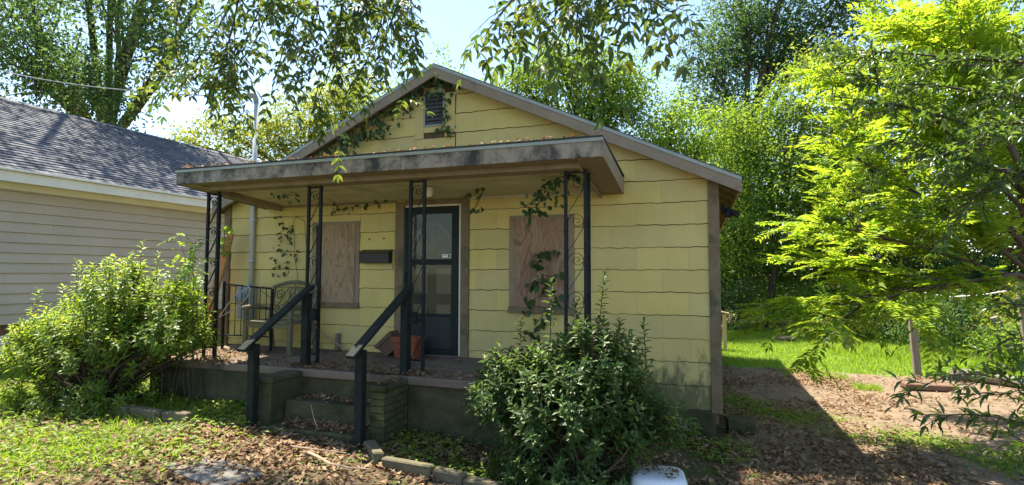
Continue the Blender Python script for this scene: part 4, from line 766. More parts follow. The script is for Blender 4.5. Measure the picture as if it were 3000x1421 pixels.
# --- wood behind the houses
tree('oak_tree', 'huge dark tree spreading behind the neighbouring grey roof', (-22.5, 9.5, .1), .24, 7.0,
     [(-21.5,5.8,9.6,2.6,2.6,2.2,60),(-19.6,5.4,8.6,2.3,2.4,1.9,60),(-17.9,6.0,8.4,1.6,1.8,1.3,38),(-19.8,5.3,11.4,3.2,2.6,2.0,70),(-16.4,5.6,11.4,1.2,1.6,1.0,14),(-14.0,5.2,9.9,1.3,1.6,1.5,44),(-13.2,5.4,8.4,.7,1.0,1.1,18),(-22.5,6,12.5,2.5,2.5,2,30),(-14.8,4.4,12.2,2.6,2.4,1.2,36),(-12.2,4.6,12.8,2.4,2.4,1.0,34),(-13.6,2.2,13.4,2.6,2.4,.9,34),(-15.2,6.5,13.6,2.6,2.4,1.0,30),(-12.5,7.4,13.8,2.4,2.2,1.0,22),(-17.2,6.5,7.4,.9,1.2,.8,16)],  # lobes high over the neighbouring roof are unseen, added to shade it
     M['lf_far_dark'], .155, .5, None, .85, 62, .42)
tree('tree', 'yellowing tree behind the service pipe and the neighbouring roof', (-13.6, 13.8, .1), .22, 4.2,
     [(-19.3,11.4,7.5,1.2,1.4,.7,18),(-17.6,12.0,7.9,1.4,1.5,1.1,26),(-15.6,12.6,7.6,1.6,1.6,1.3,34),(-14.2,12.9,8.4,1.9,1.8,1.7,50),(-12.4,13.2,9.2,1.8,1.7,1.5,44),(-11.2,13.4,8.0,1.9,1.8,1.9,54),(-13.0,13.2,5.4,2.6,1.8,1.2,40)], M['lf_far_yel'], .14, .5, 'trees behind the houses', 1.2, 85, .36)
tree('tree', 'green tree with loose feathery top behind the left slope of the gable', (-7.4, 15.0, .1), .24, 4.6,
     [(-8.8,13.6,8.0,1.9,1.8,1.9,44),(-8.6,14,10.2,1.1,1.2,1.5,16),(-8.2,14,5.8,2.4,1.8,1.3,34)], M['lf_far_mid'], .14, .45, 'trees behind the houses', 1.15, 80, .36)
tree('tree', 'grey-green round-topped tree rising behind the ridge and right slope of the gable', (-1.6, 13.2, 0), .26, 4.5,
     [(-3.3,12.2,8.0,1.3,1.6,1.5,30),(-1.4,12.2,7.6,1.8,1.7,1.7,50),(-.5,12.6,8.7,1.3,1.3,1.5,40),(-2.2,12.3,9.2,1.6,1.4,1.2,36),(-3.9,12.3,8.8,.9,1.2,1.3,20),(-.2,12.6,6.4,2.4,1.8,1.2,40),(-2.6,12,9.6,1.4,1.4,.9,14)], M['lf_far_mid'], .13, .5, 'trees behind the houses', 1.2, 85, .34)
tree('tree', 'bright green young tree showing thin branches above the right roof slope', (1.6, 12.6, -.1), .14, 3.8,
     [(1.3,12.4,7.0,1.0,1.0,1.1,34),(2.2,12.4,6.0,1.1,1.0,1.1,34),(.6,12.3,5.8,.8,1,.8,14)], M['lf_bright'], .12, .5, 'trees behind the houses', 1.1, 60, .3)
tree('tree', 'very tall dark vine-clad tree towering behind the eave', (4.0, 18.0, -.1), .26, 6.5,
     [(3.0,17.8,10.2,1.5,1.6,2.0,44),(4.1,18,13.2,1.7,1.6,2.4,56),(5.8,18.2,11.4,1.8,1.6,2.2,50),(3.6,17.8,7.8,1.9,1.6,1.6,40),(7.6,18,13.0,1.9,1.6,2.4,40),(6.2,18,15.5,2.4,1.8,1.6,30)], M['lf_far_dark'], .16, .45, 'trees behind the houses', 1.25, 95, .4)
tree('tree', 'broad mid-green tree standing at the back edge of the lawn', (4.4, 14.2, -.15), .13, 2.2,
     [(3.4,13.6,2.9,1.6,1.4,1.6,46),(4.6,13.5,5.2,1.9,1.6,1.7,60),(5.8,13.8,7.2,1.7,1.6,1.5,44),(5.8,13.6,3.6,1.7,1.5,1.6,44),(3.6,13.6,6.6,1.2,1.4,1.2,24)], M['lf_far_mid'], .13, .5, 'trees at the back of the lawn', 1.25, 90, .36)
tree('tree', 'yellow-green tree behind the lime fronds at the back of the lawn', (8.0, 14.2, -.15), .2, 2.8,
     [(7.2,13.6,5.8,1.7,1.5,1.7,44),(8.6,13.6,7.8,1.9,1.6,1.8,44),(8.4,13.4,3.6,1.9,1.5,1.5,40),(6.8,13.8,8.6,1.3,1.4,1.3,24)], M['lf_far_yel'], .13, .5, 'trees at the back of the lawn', 1.2, 85, .36)
tree('tree', 'dark shady tree behind the scrolled iron gate', (12.0, 13.2, -.15), .24, 3.0,
     [(11,12.8,5.4,2.0,1.6,1.8,46),(13,12.4,7.5,2.2,1.6,2.0,46),(12.2,12.6,3.2,2.2,1.4,1.2,36),(10.4,13,8.6,1.6,1.5,1.5,30)], M['lf_far_dark'], .14, .5, 'trees at the back of the lawn', 1.2, 85, .36)
tree('tree', 'slim dark tree leaning over the back stair rail behind the house', (1.4, 15.5, -.1), .16, 2.4,
     [(1.6,14.8,3.6,1.3,1.3,1.6,34),(2.6,15,1.9,1.3,1.2,1.2,30),(1.0,15,5.2,1.2,1.2,1.2,20)], M['lf_far_dark'], .13, .5, 'trees at the back of the lawn', 1.2, 80, .36)
tree('tree', 'mid-green tree filling the gap behind the back stair rail', (3.0, 16.2, -.1), .12, 2.0,
     [(2.6,15.8,2.2,1.5,1.2,1.8,50),(3.8,15.8,4.6,1.6,1.3,1.8,50),(2.4,16,5.8,1.3,1.3,1.4,34),(4.8,15.8,1.8,1.5,1.2,1.6,50)], M['lf_far_mid'], .13, .5, 'trees at the back of the lawn', 1.2, 90, .38)
tree('tree', 'leafy mid-green tree behind the leaning grey post', (6.9, 15.6, -.1), .12, 1.8,
     [(6.2,15.2,1.9,1.5,1.2,1.7,50),(7.6,15.2,3.0,1.7,1.3,1.8,50),(6.6,15.4,5.6,1.6,1.3,1.8,40),(9.2,14.8,1.9,1.6,1.2,1.6,46)], M['lf_far_mid'], .13, .5, 'trees at the back of the lawn', 1.2, 90, .38)
tree('tree', 'dark bushy tree behind the yellowing shrub below the gate', (10.8, 13.6, -.1), .12, 1.8,
     [(10.2,13.4,1.7,1.6,1.2,1.6,46),(11.8,12.8,1.9,1.6,1.2,1.7,46),(13.4,11.6,2.0,1.6,1.2,1.8,46)], M['lf_far_dark'], .13, .5, 'trees at the back of the lawn', 1.2, 90, .38)
for (x, y, h, w_, mt, lab) in ((3.2,13.0,1.5,1.0,'lf_far_dark','dark low shrub at the back of the lawn behind the rail'),(4.9,12.6,1.3,1.0,'lf_far_mid','green low shrub behind the flat rock on the lawn'),(6.6,11.8,1.6,1.1,'lf_far_dark','dark low shrub behind the leaning grey post'),(8.0,10.6,1.3,1.1,'lf_far_mid','leafy low shrub by the tall post'),(9.6,9.6,1.5,1.1,'lf_far_yel','yellowing shrub below the iron gate'),(10.9,8.4,1.4,1.1,'lf_far_mid','green shrub before the iron gate at the yard edge'),(9.3,7.6,.8,.9,'lf_bright','small bright shrub next to the leaning stump-like post'),(7.6,9.0,1.2,1.0,'lf_far_dark','dark low shrub between the two leaning posts'),(8.3,7.2,.7,.7,'lf_far_mid','knee-high shrub where the lawn meets the log')):
    tree('shrub', lab, (x, y, -.18), .05, .3, [(x, y, h * .5 - .1, w_, w_ * .8, h * .5, 34), (x + .4, y + .2, h * .8 - .1, w_ * .6, w_ * .6, h * .35, 16)], M[mt], .09, .5, 'shrubs along the back of the lawn', 1.0, 60, .22, True, .2, 'shrub')
far = []
for i in range(26):
    a = -0.75 + i * .075; d_ = 27 + 5 * rng.random(); far.append((2 + d_ * math.sin(a) , -6 + d_ * math.cos(a), 3.2 + 2.2 * rng.random(), 2.6, 2.2, 3.6, 26))
far = [f for f in far if f[0] > 2.6 or f[0] < -30]
far += [(f[0] + .8, f[1] - 2, .9, 2.4, 1.5, 1.6, 22) for f in far]
PP = []
for (x, y, z, rx, ry, rz, nc) in far:
    PP.append(np.array([x, y, z]) + rand_unit(nc) * (rng.random(nc) ** .5)[:, None] * np.array([rx, ry, rz]))
C = np.concatenate(PP); I = np.repeat(np.arange(len(C)), 70); n = len(I); Q = C[I] + rng.normal(size=(n, 3)) * .55; N = rand_unit(n); N[:, 2] += .6; L = .22 * (.6 + .8 * rng.random(n))
fw = leaves('distant_wood', Q, rand_unit(n), N, L, L * .6, T_Q, M['lf_far_dark']); tag(fw, 'dense distant wood closing the view behind the back lawn', 'wood', kind='stuff')

# --- pinnate fronds
def frond_arrays(P, D, N, flen, npair, theta, droop):
    D = unit(D); S = unit(np.cross(D, N)); N = np.cross(S, D); n = len(P); OP = []; OD = []; ON = []
    for k in range(npair):
        t = .25 + .72 * k / max(1, npair - 1)
        pos = P + D * (flen * t)[:, None]; pos[:, 2] -= flen * droop * t * t
        for s in (-1, 1):
            th = theta * (1 - .25 * t); dd = D * math.cos(th) + S * s * math.sin(th); dd = dd + rng.normal(size=(n, 3)) * .12; dd[:, 2] -= droop * .7
            OP.append(pos); OD.append(dd); ON.append(N + rng.normal(size=(n, 3)) * .2)
    tip = P + D * flen[:, None]; tip[:, 2] -= flen * droop; OP.append(tip); OD.append(D + np.array([0, 0, -droop])); ON.append(N)
    return np.concatenate(OP), np.concatenate(OD), np.concatenate(ON)
def rachis(P, D, flen, droop, r=.0022):
    D = unit(D); n = len(P); V = []; F = []
    S = unit(np.cross(D, np.array([0, 0, 1.0]) + rng.normal(size=(n, 3)) * .1)) * r
    a = P; b = P + D * (flen * .5)[:, None]; b[:, 2] -= flen * droop * .25; c = P + D * flen[:, None]; c[:, 2] -= flen * droop
    V = np.stack([a - S, a + S, b - S, b + S, c], 1).reshape(-1, 3); F = np.array([(0,1,3),(0,3,2),(2,3,4)])[None] + (np.arange(n) * 5)[:, None, None]; return V, F.reshape(-1, 3)
def poly_pts(pl, n):
    pl = [np.array(p) for p in pl]; seg = [np.linalg.norm(pl[i+1] - pl[i]) for i in range(len(pl) - 1)]; tot = sum(seg); out = []; dr_ = []
    for t in n:
        d = t * tot; i = 0
        while i < len(seg) - 1 and d > seg[i]: d -= seg[i]; i += 1
        out.append(pl[i] + (pl[i+1] - pl[i]) * min(1, d / seg[i])); dr_.append((pl[i+1] - pl[i]) / seg[i])
    return np.array(out), np.array(dr_)
def smooth_poly(pl, n=10):
    P_, _ = poly_pts(pl, np.linspace(0, 1, n)); Q = P_.copy(); Q[1:-1] = (P_[:-2] + 2 * P_[1:-1] + P_[2:]) / 4; return Q
def bough_tree(t, polys, anchor, wood, leafm, spec, twig_r=.010, side=(.35, 6), link_r=.05, mid=None):
    """boughs from the trunk's anchor out to each twig polyline, side twigs, and fronds or leaves along them"""
    m = MB(); P = []; D = []
    for pl in polys:
        q = smooth_poly(pl, 10); a = Vector(anchor); s = Vector(q[0]); md = a.lerp(s, .5) + Vector((0, 0, .35 if mid is None else mid))
        m.tube([a, md, s] + [Vector(p) for p in q[1:]], [link_r, link_r * .6, twig_r * 1.6] + [twig_r * (1.5 - 1.2 * i / 9) for i in range(1, 10)], 6)
        tot = sum(np.linalg.norm(q[i+1] - q[i]) for i in range(9)); nn_ = int(tot * spec['dens']); ts = np.sort(rng.random(nn_)) * .94 + .06
        pp, dd = poly_pts(q, ts); P.append(pp); D.append(dd)
        for j in range(side[1]):
            tt = rng.random() * .85 + .1; p0, d0 = poly_pts(q, [tt]); dr_ = d0[0] * .7 + rand_unit(1)[0] * np.array([.8, .8, spec.get('vert', .5)]); dr_ /= np.linalg.norm(dr_); L_ = side[0] * (.5 + rng.random()); p1 = p0[0] + dr_ * L_; p1[2] -= spec.get('sag', .2) * L_
            mid_ = (p0[0] + p1) / 2 + np.array([0, 0, .06 * L_]); m.tube([Vector(p0[0]), Vector(mid_), Vector(p1)], [twig_r * .6, twig_r * .4, twig_r * .2], 4, False)
            ns = max(2, int(L_ * spec['dens'])); ts = rng.random(ns) * .9 + .1; pp, dd = poly_pts([p0[0], mid_, p1], ts); P.append(pp); D.append(dd)
    return m, np.concatenate(P), np.concatenate(D)
# pecan: trunk behind the viewer, boughs hanging over the front yard
pec = thing('pecan_tree', 'pecan tree whose leafy boughs hang over the yard in front of the gable', 'tree', (-1.2, -10.5, .05))
m0 = MB().tube([(-1.2,-10.5,-.3),(-1.15,-10.4,1.5),(-1.0,-10.1,3.6),(-.7,-9.2,5.2)], [.34,.28,.25,.2], 10)
m1, P, D = bough_tree(pec, PEC_L, (-.9, -8.0, 5.6), None, None, dict(dens=11, sag=.35), .009, (.38, 6), .06)
m2, P2, D2 = bough_tree(pec, PEC_R, (.2, -8.0, 5.6), None, None, dict(dens=13, sag=.3), .007, (.22, 4), .05)
m0.add(m1.v, m1.f).add(m2.v, m2.f).tube([(-.7,-9.2,5.2),(-.9,-8,5.6)], [.19,.1], 8).tube([(-.7,-9.2,5.2),(.2,-8,5.6)], [.17,.09], 8)
# unseen upper canopy, added to throw shade and dapple on the yard
UC = np.concatenate([np.array([.6, -.9, 7.0]) + rand_unit(190) * (rng.random(190) ** .5)[:, None] * np.array([1.7, 2.2, .45]), np.array([-3.4, -2.6, 7.2]) + rand_unit(46) * (rng.random(46) ** .5)[:, None] * np.array([2.4, 1.6, .5])])
for q in UC[::6]: m0.tube(curve((.2, -8, 5.6) if q[0] > -1 else (-.9, -8, 5.6), q, .1, 4, .05), [.035, .025, .018, .012, .005], 4, False)
UI = np.repeat(np.arange(len(UC)), 46); un = len(UI); UQ = UC[UI] + rng.normal(size=(un, 3)) * np.array([.26, .26, .16]); UN = rand_unit(un) * .6; UN[:, 2] += .8
ul = .11 * (.7 + .6 * rng.random(un)); uc = leaves('added_shade_foliage', UQ, rand_unit(un), UN, ul, ul * .36, T_Q, M['lf_pecan'], pec); uc['kind'] = 'stuff'
P = np.concatenate([P, P2]); D = np.concatenate([D, D2])
n = len(P); FD = unit(D) * .35 + rand_unit(n) * .85; FD[:, 2] -= .25; N = rand_unit(n) * .4; N[:, 2] += 1; fl = .20 + .12 * rng.random(n)
lp, ld, ln = frond_arrays(P, FD, N, fl, 4, 1.0, .38); k = len(lp); L = .088 * (.6 + .75 * rng.random(k))
V1, F1 = leaf_geo(lp, ld, ln, L, L * .34, T_L)
V2, F2 = rachis(P, FD, fl, .38)
cr = tri_mesh('foliage', V1, F1, M['lf_pecan'], pec); cr['kind'] = 'stuff'
fo = tri_mesh('leaf_stalks', V2, F2, M['lf_vine'], pec); fo['kind'] = 'stuff'
m0.build('trunk', M['bark'], pec, 0, True)
# lime tree: feathery bipinnate fronds in flat sprays
lime = thing('mimosa_tree', 'lime-green feathery tree spreading its fronds over the dirt drive', 'tree', (6.4, 1.9, -.18))
m0 = MB().tube([(6.4,1.9,-.4),(6.38,1.9,.8),(6.3,1.85,1.6)], [.13,.11,.10], 9)
m1, P, D = bough_tree(lime, LIME, (6.3, 1.85, 1.5), None, None, dict(dens=20, sag=.0, vert=.2), .017, (.62, 11), .04, .05)
n = len(P); FD = unit(D) * .7 + rand_unit(n) * np.array([.9, .9, .25]); FD[:, 2] += .05; N = rand_unit(n) * .25; N[:, 2] += 1; fl = .26 + .2 * rng.random(n)
lp, ld, ln = frond_arrays(P, FD, N, fl, 8, 1.1, .16); k = len(lp); L = .095 * (.7 + .6 * rng.random(k))
cr = leaves('foliage', lp, ld, ln, L, L * .30, T_Q, M['lf_lime'], lime); cr['kind'] = 'stuff'
m0.add(m1.v, m1.f).build('trunk', M['twig'], lime, 0, True)
# narrow-leaved oak reaching in from the right
oak = thing('willow_oak', 'dark narrow-leaved tree reaching branches across the lime fronds', 'tree', (8.2, -2.0, -.18))
m0 = MB().tube([(8.2,-2.0,-.4),(8.1,-1.9,1.4),(7.6,-1.8,2.6)], [.2,.16,.12], 9)
m1, P, D = bough_tree(oak, OAKBR, (7.6, -1.8, 2.6), None, None, dict(dens=72, sag=.05), .012, (.42, 12), .06, .1)
n = len(P); LD = unit(D) * .5 + rand_unit(n); LD[:, 2] -= .15; N = rand_unit(n) * .6; N[:, 2] += .8; L = .075 * (.7 + .6 * rng.random(n))
P = P + rand_unit(n) * .05 * rng.random((n, 1)); cr = leaves('foliage', P, LD, N, L, L * .30, T_L, M['lf_oak'], oak); cr['kind'] = 'stuff'
m0.add(m1.v, m1.f).build('trunk', M['bark'], oak, 0, True)
# laurel shrub at the drive edge
lau = thing('laurel_shrub', 'dark glossy long-leaved shrub leaning over the lit drive', 'shrub', (5.4, -1.6, -.18))
m0 = MB().tube([(5.4,-1.6,-.3),(5.3,-1.6,.2)], [.05,.04], 7)
m1, P, D = bough_tree(lau, LAUREL, (5.3, -1.6, .2), None, None, dict(dens=40, sag=.0), .008, (.22, 7), .022, .1)
n = len(P); LD = unit(D) * .7 + rand_unit(n) * .9; N = rand_unit(n) * .5; N[:, 2] += .8; L = .092 * (.7 + .6 * rng.random(n))
cr = leaves('foliage', P, LD, N, L, L * .26, T_L, M['lf_oak'], lau); cr['kind'] = 'stuff'
m0.add(m1.v, m1.f).build('stems', M['twig'], lau, 0, True)
# dark trunk at the yard edge
tree('tree', 'thin dark-trunked tree at the edge of the drive beside the slim post', (6.95, 3.3, -.18), .085, 3.0, [(7.3,3.3,4.2,1.0,1.0,.8,26),(7.9,3.6,5.2,1.2,1.1,.9,26)], M['lf_oak'], .08, .45, None, 1, 60, .25)

# --- azalea shrubs: shoots ending in whorls of leaves
def shrub(name, label, base, lobes, nsh, tall, mat, L0=.086, nl=(13, 20), ext=.30):
    t = thing(name, label, 'shrub', base); m = MB(); E = []; SD = []; SL = []; 
    for (x, y, z, rx, ry, rz, w_) in lobes:
        k = int(nsh * w_); d = rand_unit(k); d[:, 2] = np.abs(d[:, 2]) * 1.0 - .25 * rng.random(k); r = .45 + .55 * rng.random(k) ** .5
        e = np.array([x, y, z]) + unit(d) * r[:, None] * np.array([rx, ry, rz]); s = unit(d) * .8; s[:, 2] += .75; E.append(e); SD.append(unit(s + rng.normal(size=(k, 3)) * .15)); SL.append(ext * (.6 + .6 * rng.random(k)))
    for (x, y, z, l) in tall:
        E.append(np.array([[x, y, z]])); SD.append(unit(np.array([[rng.normal() * .06, rng.normal() * .06, 1.0]]))); SL.append(np.array([l]))
    E = np.concatenate(E); SD = np.concatenate(SD); SL = np.concatenate(SL); ok = E[:, 2] > base[2] + .06; E, SD, SL = E[ok], SD[ok], SL[ok]
    b = Vector(base); P = []; D = []; N = []; LL = []
    for i in range(len(E)):
        e = Vector(E[i]); s = Vector(SD[i]); st = e - s * SL[i]; o = Vector((rng.normal() * .10, rng.normal() * .10, 0))
        if i % 3 == 0 or SL[i] > .45: m.tube([b + o * .6, b.lerp(st, .5) + Vector((0, 0, .08)) + o, st, e], [.014, .010, .006, .003], 4, False)
        else: m.tube([st, e], [.004, .002], 3, False)
        k = int(rng.integers(*nl) * max(1, SL[i] / ext)); u = np.linspace(0, 1, k) ** .8; ang = np.arange(k) * 2.4 + rng.random() * 6; a = s.cross(Vector((.3, .2, 1)));
        a = a.normalized() if a.length > .05 else Vector((1, 0, 0)); c = s.cross(a); A = np.array(a); Cc = np.array(c); S_ = np.array(s)
        out = np.cos(ang)[:, None] * A + np.sin(ang)[:, None] * Cc; P.append(np.array(st) + S_ * (SL[i] * u)[:, None]); D.append(out * .9 + S_ * (.25 + .75 * u[:, None] ** 3)); N.append(S_ * .9 - out * .3 + rng.normal(size=(k, 3)) * .15); LL.append(L0 * (1 - .35 * u ** 4) * (.75 + .5 * rng.random(k)))
    P, D, N, LL = map(np.concatenate, (P, D, N, LL)); D[:, 2] -= .1
    f = leaves('foliage', P, D, N, LL, LL * .37, T_L, mat, t); f['kind'] = 'stuff'; m.build('stems', M['twig'], t, 0, True); return t
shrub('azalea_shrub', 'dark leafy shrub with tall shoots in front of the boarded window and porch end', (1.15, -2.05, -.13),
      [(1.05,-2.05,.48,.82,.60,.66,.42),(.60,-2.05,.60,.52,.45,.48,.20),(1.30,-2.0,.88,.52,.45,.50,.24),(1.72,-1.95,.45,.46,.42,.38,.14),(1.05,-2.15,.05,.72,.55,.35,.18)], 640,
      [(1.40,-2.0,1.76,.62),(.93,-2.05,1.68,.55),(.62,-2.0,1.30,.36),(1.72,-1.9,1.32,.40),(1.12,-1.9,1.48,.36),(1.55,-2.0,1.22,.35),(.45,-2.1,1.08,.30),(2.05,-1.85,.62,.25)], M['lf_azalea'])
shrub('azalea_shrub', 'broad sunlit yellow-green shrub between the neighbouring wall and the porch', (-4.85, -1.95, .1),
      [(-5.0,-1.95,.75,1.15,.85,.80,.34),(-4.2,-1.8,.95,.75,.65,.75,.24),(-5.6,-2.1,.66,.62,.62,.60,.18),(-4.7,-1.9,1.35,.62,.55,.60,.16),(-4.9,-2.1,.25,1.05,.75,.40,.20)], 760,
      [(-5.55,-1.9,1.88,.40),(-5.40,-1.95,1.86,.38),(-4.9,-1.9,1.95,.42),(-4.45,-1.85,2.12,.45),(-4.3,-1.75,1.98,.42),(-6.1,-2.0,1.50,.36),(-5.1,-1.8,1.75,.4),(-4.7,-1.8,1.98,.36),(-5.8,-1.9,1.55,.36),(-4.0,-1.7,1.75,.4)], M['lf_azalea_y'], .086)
# bright compound-leaved sapling growing through the sunlit shrub
sp_ = thing('sapling', 'bright green sapling with paired oval leaves beside the porch column', 'sapling', (-4.0, -1.65, .1)); m0 = MB(); P = []; D = []
for k in range(9):
    e = Vector((-4.05 + rng.normal() * .22, -1.62 + rng.normal() * .12, 1.25 + rng.random() * 1.05)); pl = curve((-4.0 + rng.normal() * .12, -1.6 + rng.normal() * .08, .1), e, .05, 4, .06); m0.tube(pl, [.008, .006, .005, .004, .002], 4, False)
    q, dd = poly_pts([np.array(p) for p in pl], rng.random(13) * .45 + .55); P.append(q); D.append(dd)
P = np.concatenate(P); D = np.concatenate(D); n = len(P); FD = rand_unit(n) + np.array([0, 0, .15]); N = rand_unit(n) * .3; N[:, 2] += 1
lp, ld, ln = frond_arrays(P, FD, N, .16 + .1 * rng.random(n), 4, 1.15, .1); k = len(lp); L = .055 * (.7 + .6 * rng.random(k))
f = leaves('foliage', lp, ld, ln, L, L * .55, T_L, M['lf_bright'], sp_); f['kind'] = 'stuff'; m0.build('stems', M['twig'], sp_, 0, True)

# --- vines on the house
def vine(label, groups, L0, mat='lf_vine', per=5, spread=.05, stems=None, hang=.7):
    pts = [p for g_ in groups for p in g_]; t = thing('climbing_vine', label, 'vine', pts[-1], 'climbing vines on the house'); m = MB()
    for g_ in (stems if stems is not None else groups):
        q = smooth_poly(g_, max(6, 3 * len(g_))) if len(g_) > 1 else None
        if q is not None: MB().tube([Vector(p) for p in q], .004, 4).build('stem', M['twig'], t, 0, True)
    A = np.array(pts); I = np.repeat(np.arange(len(A)), per); n = len(I); P = A[I] + rng.normal(size=(n, 3)) * spread * np.array([1, .5, 1]); D = rand_unit(n) * .8; D[:, 2] -= hang; N = rand_unit(n) * .6; N[:, 1] -= .9; L = L0 * (.6 + .7 * rng.random(n))
    f = leaves('foliage', P, D, N, L, L * .58, T_L, M[mat], t); f['kind'] = 'stuff'
    return t
def path(p): return [p[i] for i in range(len(p))]
vine('dark vine hanging along the underside of the left rake of the gable', [VINE_GABLE[:18], VINE_GABLE[18:]], .085, 'lf_vine', 16, .09, [VINE_GABLE[:18]])
vine('small vine sprig hanging over the corner of the gable vent', [VINE_VENT], .07, 'lf_vine', 6, .035)
vine('sparse vine trailing under the porch ceiling', [VINE_CEIL[:4], VINE_CEIL[4:11], VINE_CEIL[11:]], .075, 'lf_vine', 4, .035)
vine('leafy vine hanging from the porch roof above the boarded window', [VINE_POST], .085, 'lf_vine', 5, .05, [sorted(VINE_POST, key=lambda p: -p[2])])
vine('big-leaved dark vine climbing up the boarded window behind the shrub', [VINE_WIN], .13, 'lf_vine', 3, .05, [sorted(VINE_WIN, key=lambda p: -p[2]) + [(.30, -.06, .61)]])
vine('thin vine with narrow leaf sprays climbing the wall beside the garden chair', [VINE_WALL], .065, 'lf_vine', 6, .045, STEM_WALL)
vine('sunlit bright vine at the outer house corner', [VINE_CORNER], .085, 'lf_bright', 7, .05)

# --- grass, weeds and fallen leaves
def patch(X, Y, s=1.0, o=0.0): return .5 + .25 * np.sin(X * 2.3 * s + Y * 1.1 * s + o) + .25 * np.sin(X * 1.3 * s - Y * 3.1 * s + 1.7 + o) + .12 * np.sin(X * 6.1 * s + Y * 5.3 * s + o)
def solid(X, Y):
    h = (X > HX0) & (X < HX1 + .03) & (Y > -.05) & (Y < HD); p = (X > PX0 - .03) & (X < PX1 + .03) & (Y > -1.49) & (Y <= 0); s = (X > -2.5) & (X < -.84) & (Y > -2.09) & (Y < -1.4); nb_ = (X < NX) & (Y > NY0) & (Y < NY1); return h | p | s | nb_
def scatter(x0, x1, y0, y1, n, dens=None):
    X = x0 + (x1 - x0) * rng.random(n); Y = y0 + (y1 - y0) * rng.random(n); k = ~solid(X, Y)
    if dens is not None: k &= rng.random(n) < dens(X, Y)
    return X[k], Y[k]
def blades(name, label, spots, L0, mat, ratio=.07, lean=.55, cat='grass'):
    X = np.concatenate([s[0] for s in spots]); Y = np.concatenate([s[1] for s in spots]); n = len(X); P = np.stack([X, Y, ground_z(X) - .004], 1); D = rng.normal(size=(n, 3)) * lean; D[:, 2] = 1; N = rng.normal(size=(n, 3)); N[:, 2] += .6; L = L0 * (.5 + rng.random(n))
    o = leaves(name, P, D, N, L, np.maximum(L * ratio, .004), T_B, mat); tag(o, label, cat, kind='stuff'); return o
blades('lawn_grass', 'bright green grass of the back lawn behind the dirt drive', [scatter(2.5, 11, 5.2, 13.5, 90000, lambda X, Y: np.where((Y > 5.45 + .15 * np.sin(X * 2.1)), .95, .1))], .075, M['grass'], .13, .6)
blades('tall_grass', 'taller seeding grass along the shaded edge of the back lawn', [scatter(5.2, 10, 5.8, 10, 9000, lambda X, Y: np.clip(1 - np.abs(Y - (11.6 - .62 * X)) / 1.0, 0, 1))], .22, M['grass'], .05, .4)
blades('drive_grass', 'tufts of grass growing out of the dirt drive', [scatter(4.1, 4.7, 4.45, 4.9, 500), scatter(3.6, 4.5, 4.9, 5.3, 350), scatter(4.6, 5.0, 3.6, 3.95, 420)], .10, M['grass'], .07, .6)
blades('front_grass', 'sunlit grass and weeds in front of the neighbouring house', [scatter(-9.2, -2.0, -6.5, -1.0, 60000, lambda X, Y: np.clip(patch(X, Y) * 1.2 - .1 - np.clip((X + 3.4) * .55, 0, .9), 0, 1)), scatter(-9.2, -5.0, -1.0, 5, 14000)], .085, M['grass'], .10, .8)
def flatleaves(name, label, spots, L0, mat, ratio, zup, tmpl, cat, tilt=.5, z=None):
    X = np.concatenate([s[0] for s in spots]); Y = np.concatenate([s[1] for s in spots]); n = len(X); zz = ground_z(X) if z is None else np.full(n, z); P = np.stack([X, Y, zz + .006 + zup * rng.random(n) ** 1.6], 1); a = rng.random(n) * 6.283; D = np.stack([np.cos(a), np.sin(a), rng.normal(size=n) * tilt * .5], 1); N = rng.normal(size=(n, 3)) * tilt; N[:, 2] += 1; L = L0 * (.55 + .9 * rng.random(n))
    o = leaves(name, P, D, N, L, L * ratio, tmpl, mat); return tag(o, label, cat, kind='stuff')
def green_band(X, Y):
    c = 1.9 - .72 * (X - 2.7); return np.clip(1.25 - np.abs(Y - c) / .62, 0, 1) * np.clip(patch(X, Y, 1.7) * 1.6 - .2, 0, 1)
flatleaves('front_weeds', 'low broadleaf weeds covering the front yard', [scatter(-9, -1.9, -6, -1.2, 42000, lambda X, Y: np.clip(patch(X, Y, .8, 1.) * 1.3 - np.clip((X + 3.0) * .7, 0, .9), 0, 1)), scatter(-.9, 1.4, -2.45, -1.5, 3800, lambda X, Y: patch(X, Y, 1.6) * .9), scatter(1.2, 2.7, -2.6, -.1, 5200, lambda X, Y: np.clip(patch(X, Y, 1.4) * 1.5 - .5, 0, 1)), scatter(-3.3, -2.4, -2.3, -1.4, 1800)], .05, M['weed'], .5, .085, T_Q, 'weeds')
flatleaves('drive_weeds', 'green creeping weeds in a band across the dirt drive', [scatter(2.5, 5.6, -1.6, 3.2, 36000, green_band)], .045, M['weed'], .5, .05, T_Q, 'weeds')
flatleaves('fallen_leaves', 'brown fallen leaves carpeting the ground around the steps and drive',
   [scatter(-3.0, 2.6, -5.2, -1.4, 24000, lambda X, Y: np.clip(.35 + patch(X, Y, .9, 2.) * .8 - np.clip((-2.0 - X) * .6, 0, .8), 0, 1) * np.where((Y > -2.35) & (X > -.8), .55, 1)),
    scatter(2.42, 4.6, -5, 5.3, 13000, lambda X, Y: np.clip(patch(X, Y, .9, .6) * 1.3 - .15 + np.clip((3.0 - X), 0, .5) - .9 * green_band(X, Y), .04, 1)),
    scatter(3.4, 9, -2, 5.4, 13000, lambda X, Y: np.clip(patch(X, Y, 1.2, 3.) * 1.0 - .25, .08, 1)), scatter(-8, -2, -5, -1.5, 3000), scatter(1.3, 3.2, -3.2, -.1, 1500)], .068, M['litter'], .34, .03, T_C, 'leaves', .35)
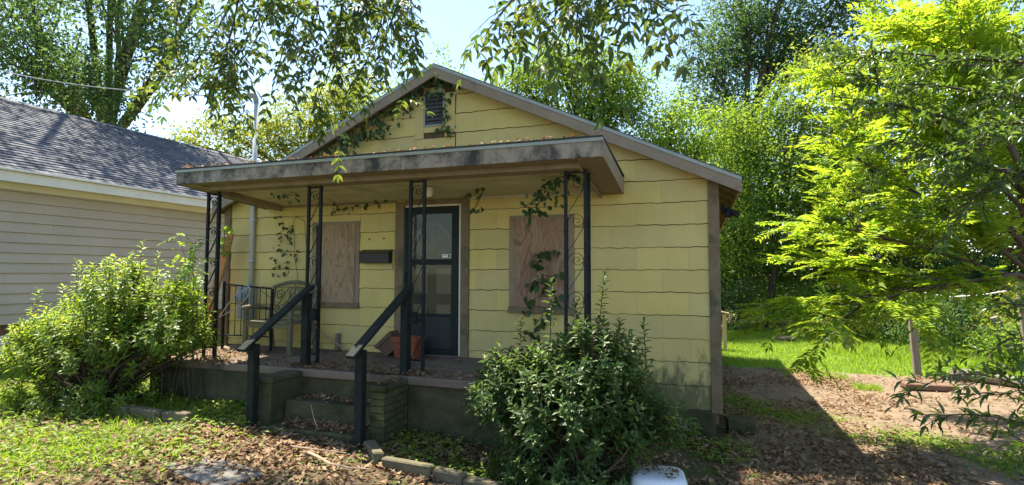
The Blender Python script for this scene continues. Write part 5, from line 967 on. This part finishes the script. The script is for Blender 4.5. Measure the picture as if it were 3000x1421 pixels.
flatleaves('fallen_leaves', 'dead leaves strewn over the porch floor', [((lambda n: (-4.7 + 5.9 * rng.random(n), -1.44 + .22 * rng.random(n) ** 1.5))(420)), ((lambda n: (-4.65 + 1.0 * rng.random(n), -1.25 + .7 * rng.random(n)))(330)), ((lambda n: (-2.6 + 1.9 * rng.random(n), -1.42 + .38 * rng.random(n) ** 1.4))(330)), ((lambda n: (-4.6 + 5.7 * rng.random(n), -1.4 + 1.3 * rng.random(n)))(170))], .062, M['litter'], .34, .012, T_C, 'leaves', .3, .601)
flatleaves('fallen_leaves', 'dead leaves heaped on the middle step', [((lambda n: (-2.12 + .98 * rng.random(n), -1.75 + .27 * rng.random(n) ** .7))(190))], .062, M['litter'], .34, .02, T_C, 'leaves', .35, .306)
flatleaves('fallen_leaves', 'dead leaves heaped on the lowest step', [((lambda n: (-2.12 + 1.0 * rng.random(n), -2.0 + .23 * rng.random(n)))(420))], .062, M['litter'], .34, .03, T_C, 'leaves', .4, .086)
flatleaves('fallen_leaves', 'dead leaves on the cap of the brick cheek wall', [((lambda n: (-1.02 + .15 * rng.random(n), -1.92 + .43 * rng.random(n)))(60))], .055, M['litter'], .34, .01, T_C, 'leaves', .3, .586)
flatleaves('fallen_leaves', 'dead leaves on top of the upturned white tub', [((lambda n: (1.66 + .36 * rng.random(n), -2.18 + .3 * rng.random(n)))(34))], .065, M['litter'], .3, .008, T_C, 'leaves', .3, .084)
n = 520; X = -4.15 + 5.4 * rng.random(n) ** 1.2; Y = -1.60 + .5 * rng.random(n) ** 2.2; Z = 3.078 - (Y + 1.63) * .079; P = np.stack([X, Y, Z + .025 * rng.random(n)], 1); a = rng.random(n) * 6.283; D = np.stack([np.cos(a), np.sin(a), rng.normal(size=n) * .3], 1); N = rng.normal(size=(n, 3)) * .5; N[:, 2] += 1; L = .055 * (.5 + .9 * rng.random(n))
o = leaves('fallen_leaves', P, D, N, L, L * .36, T_C, M['litter']); tag(o, 'dead leaves lying along the front edge of the porch roof', 'leaves', kind='stuff')
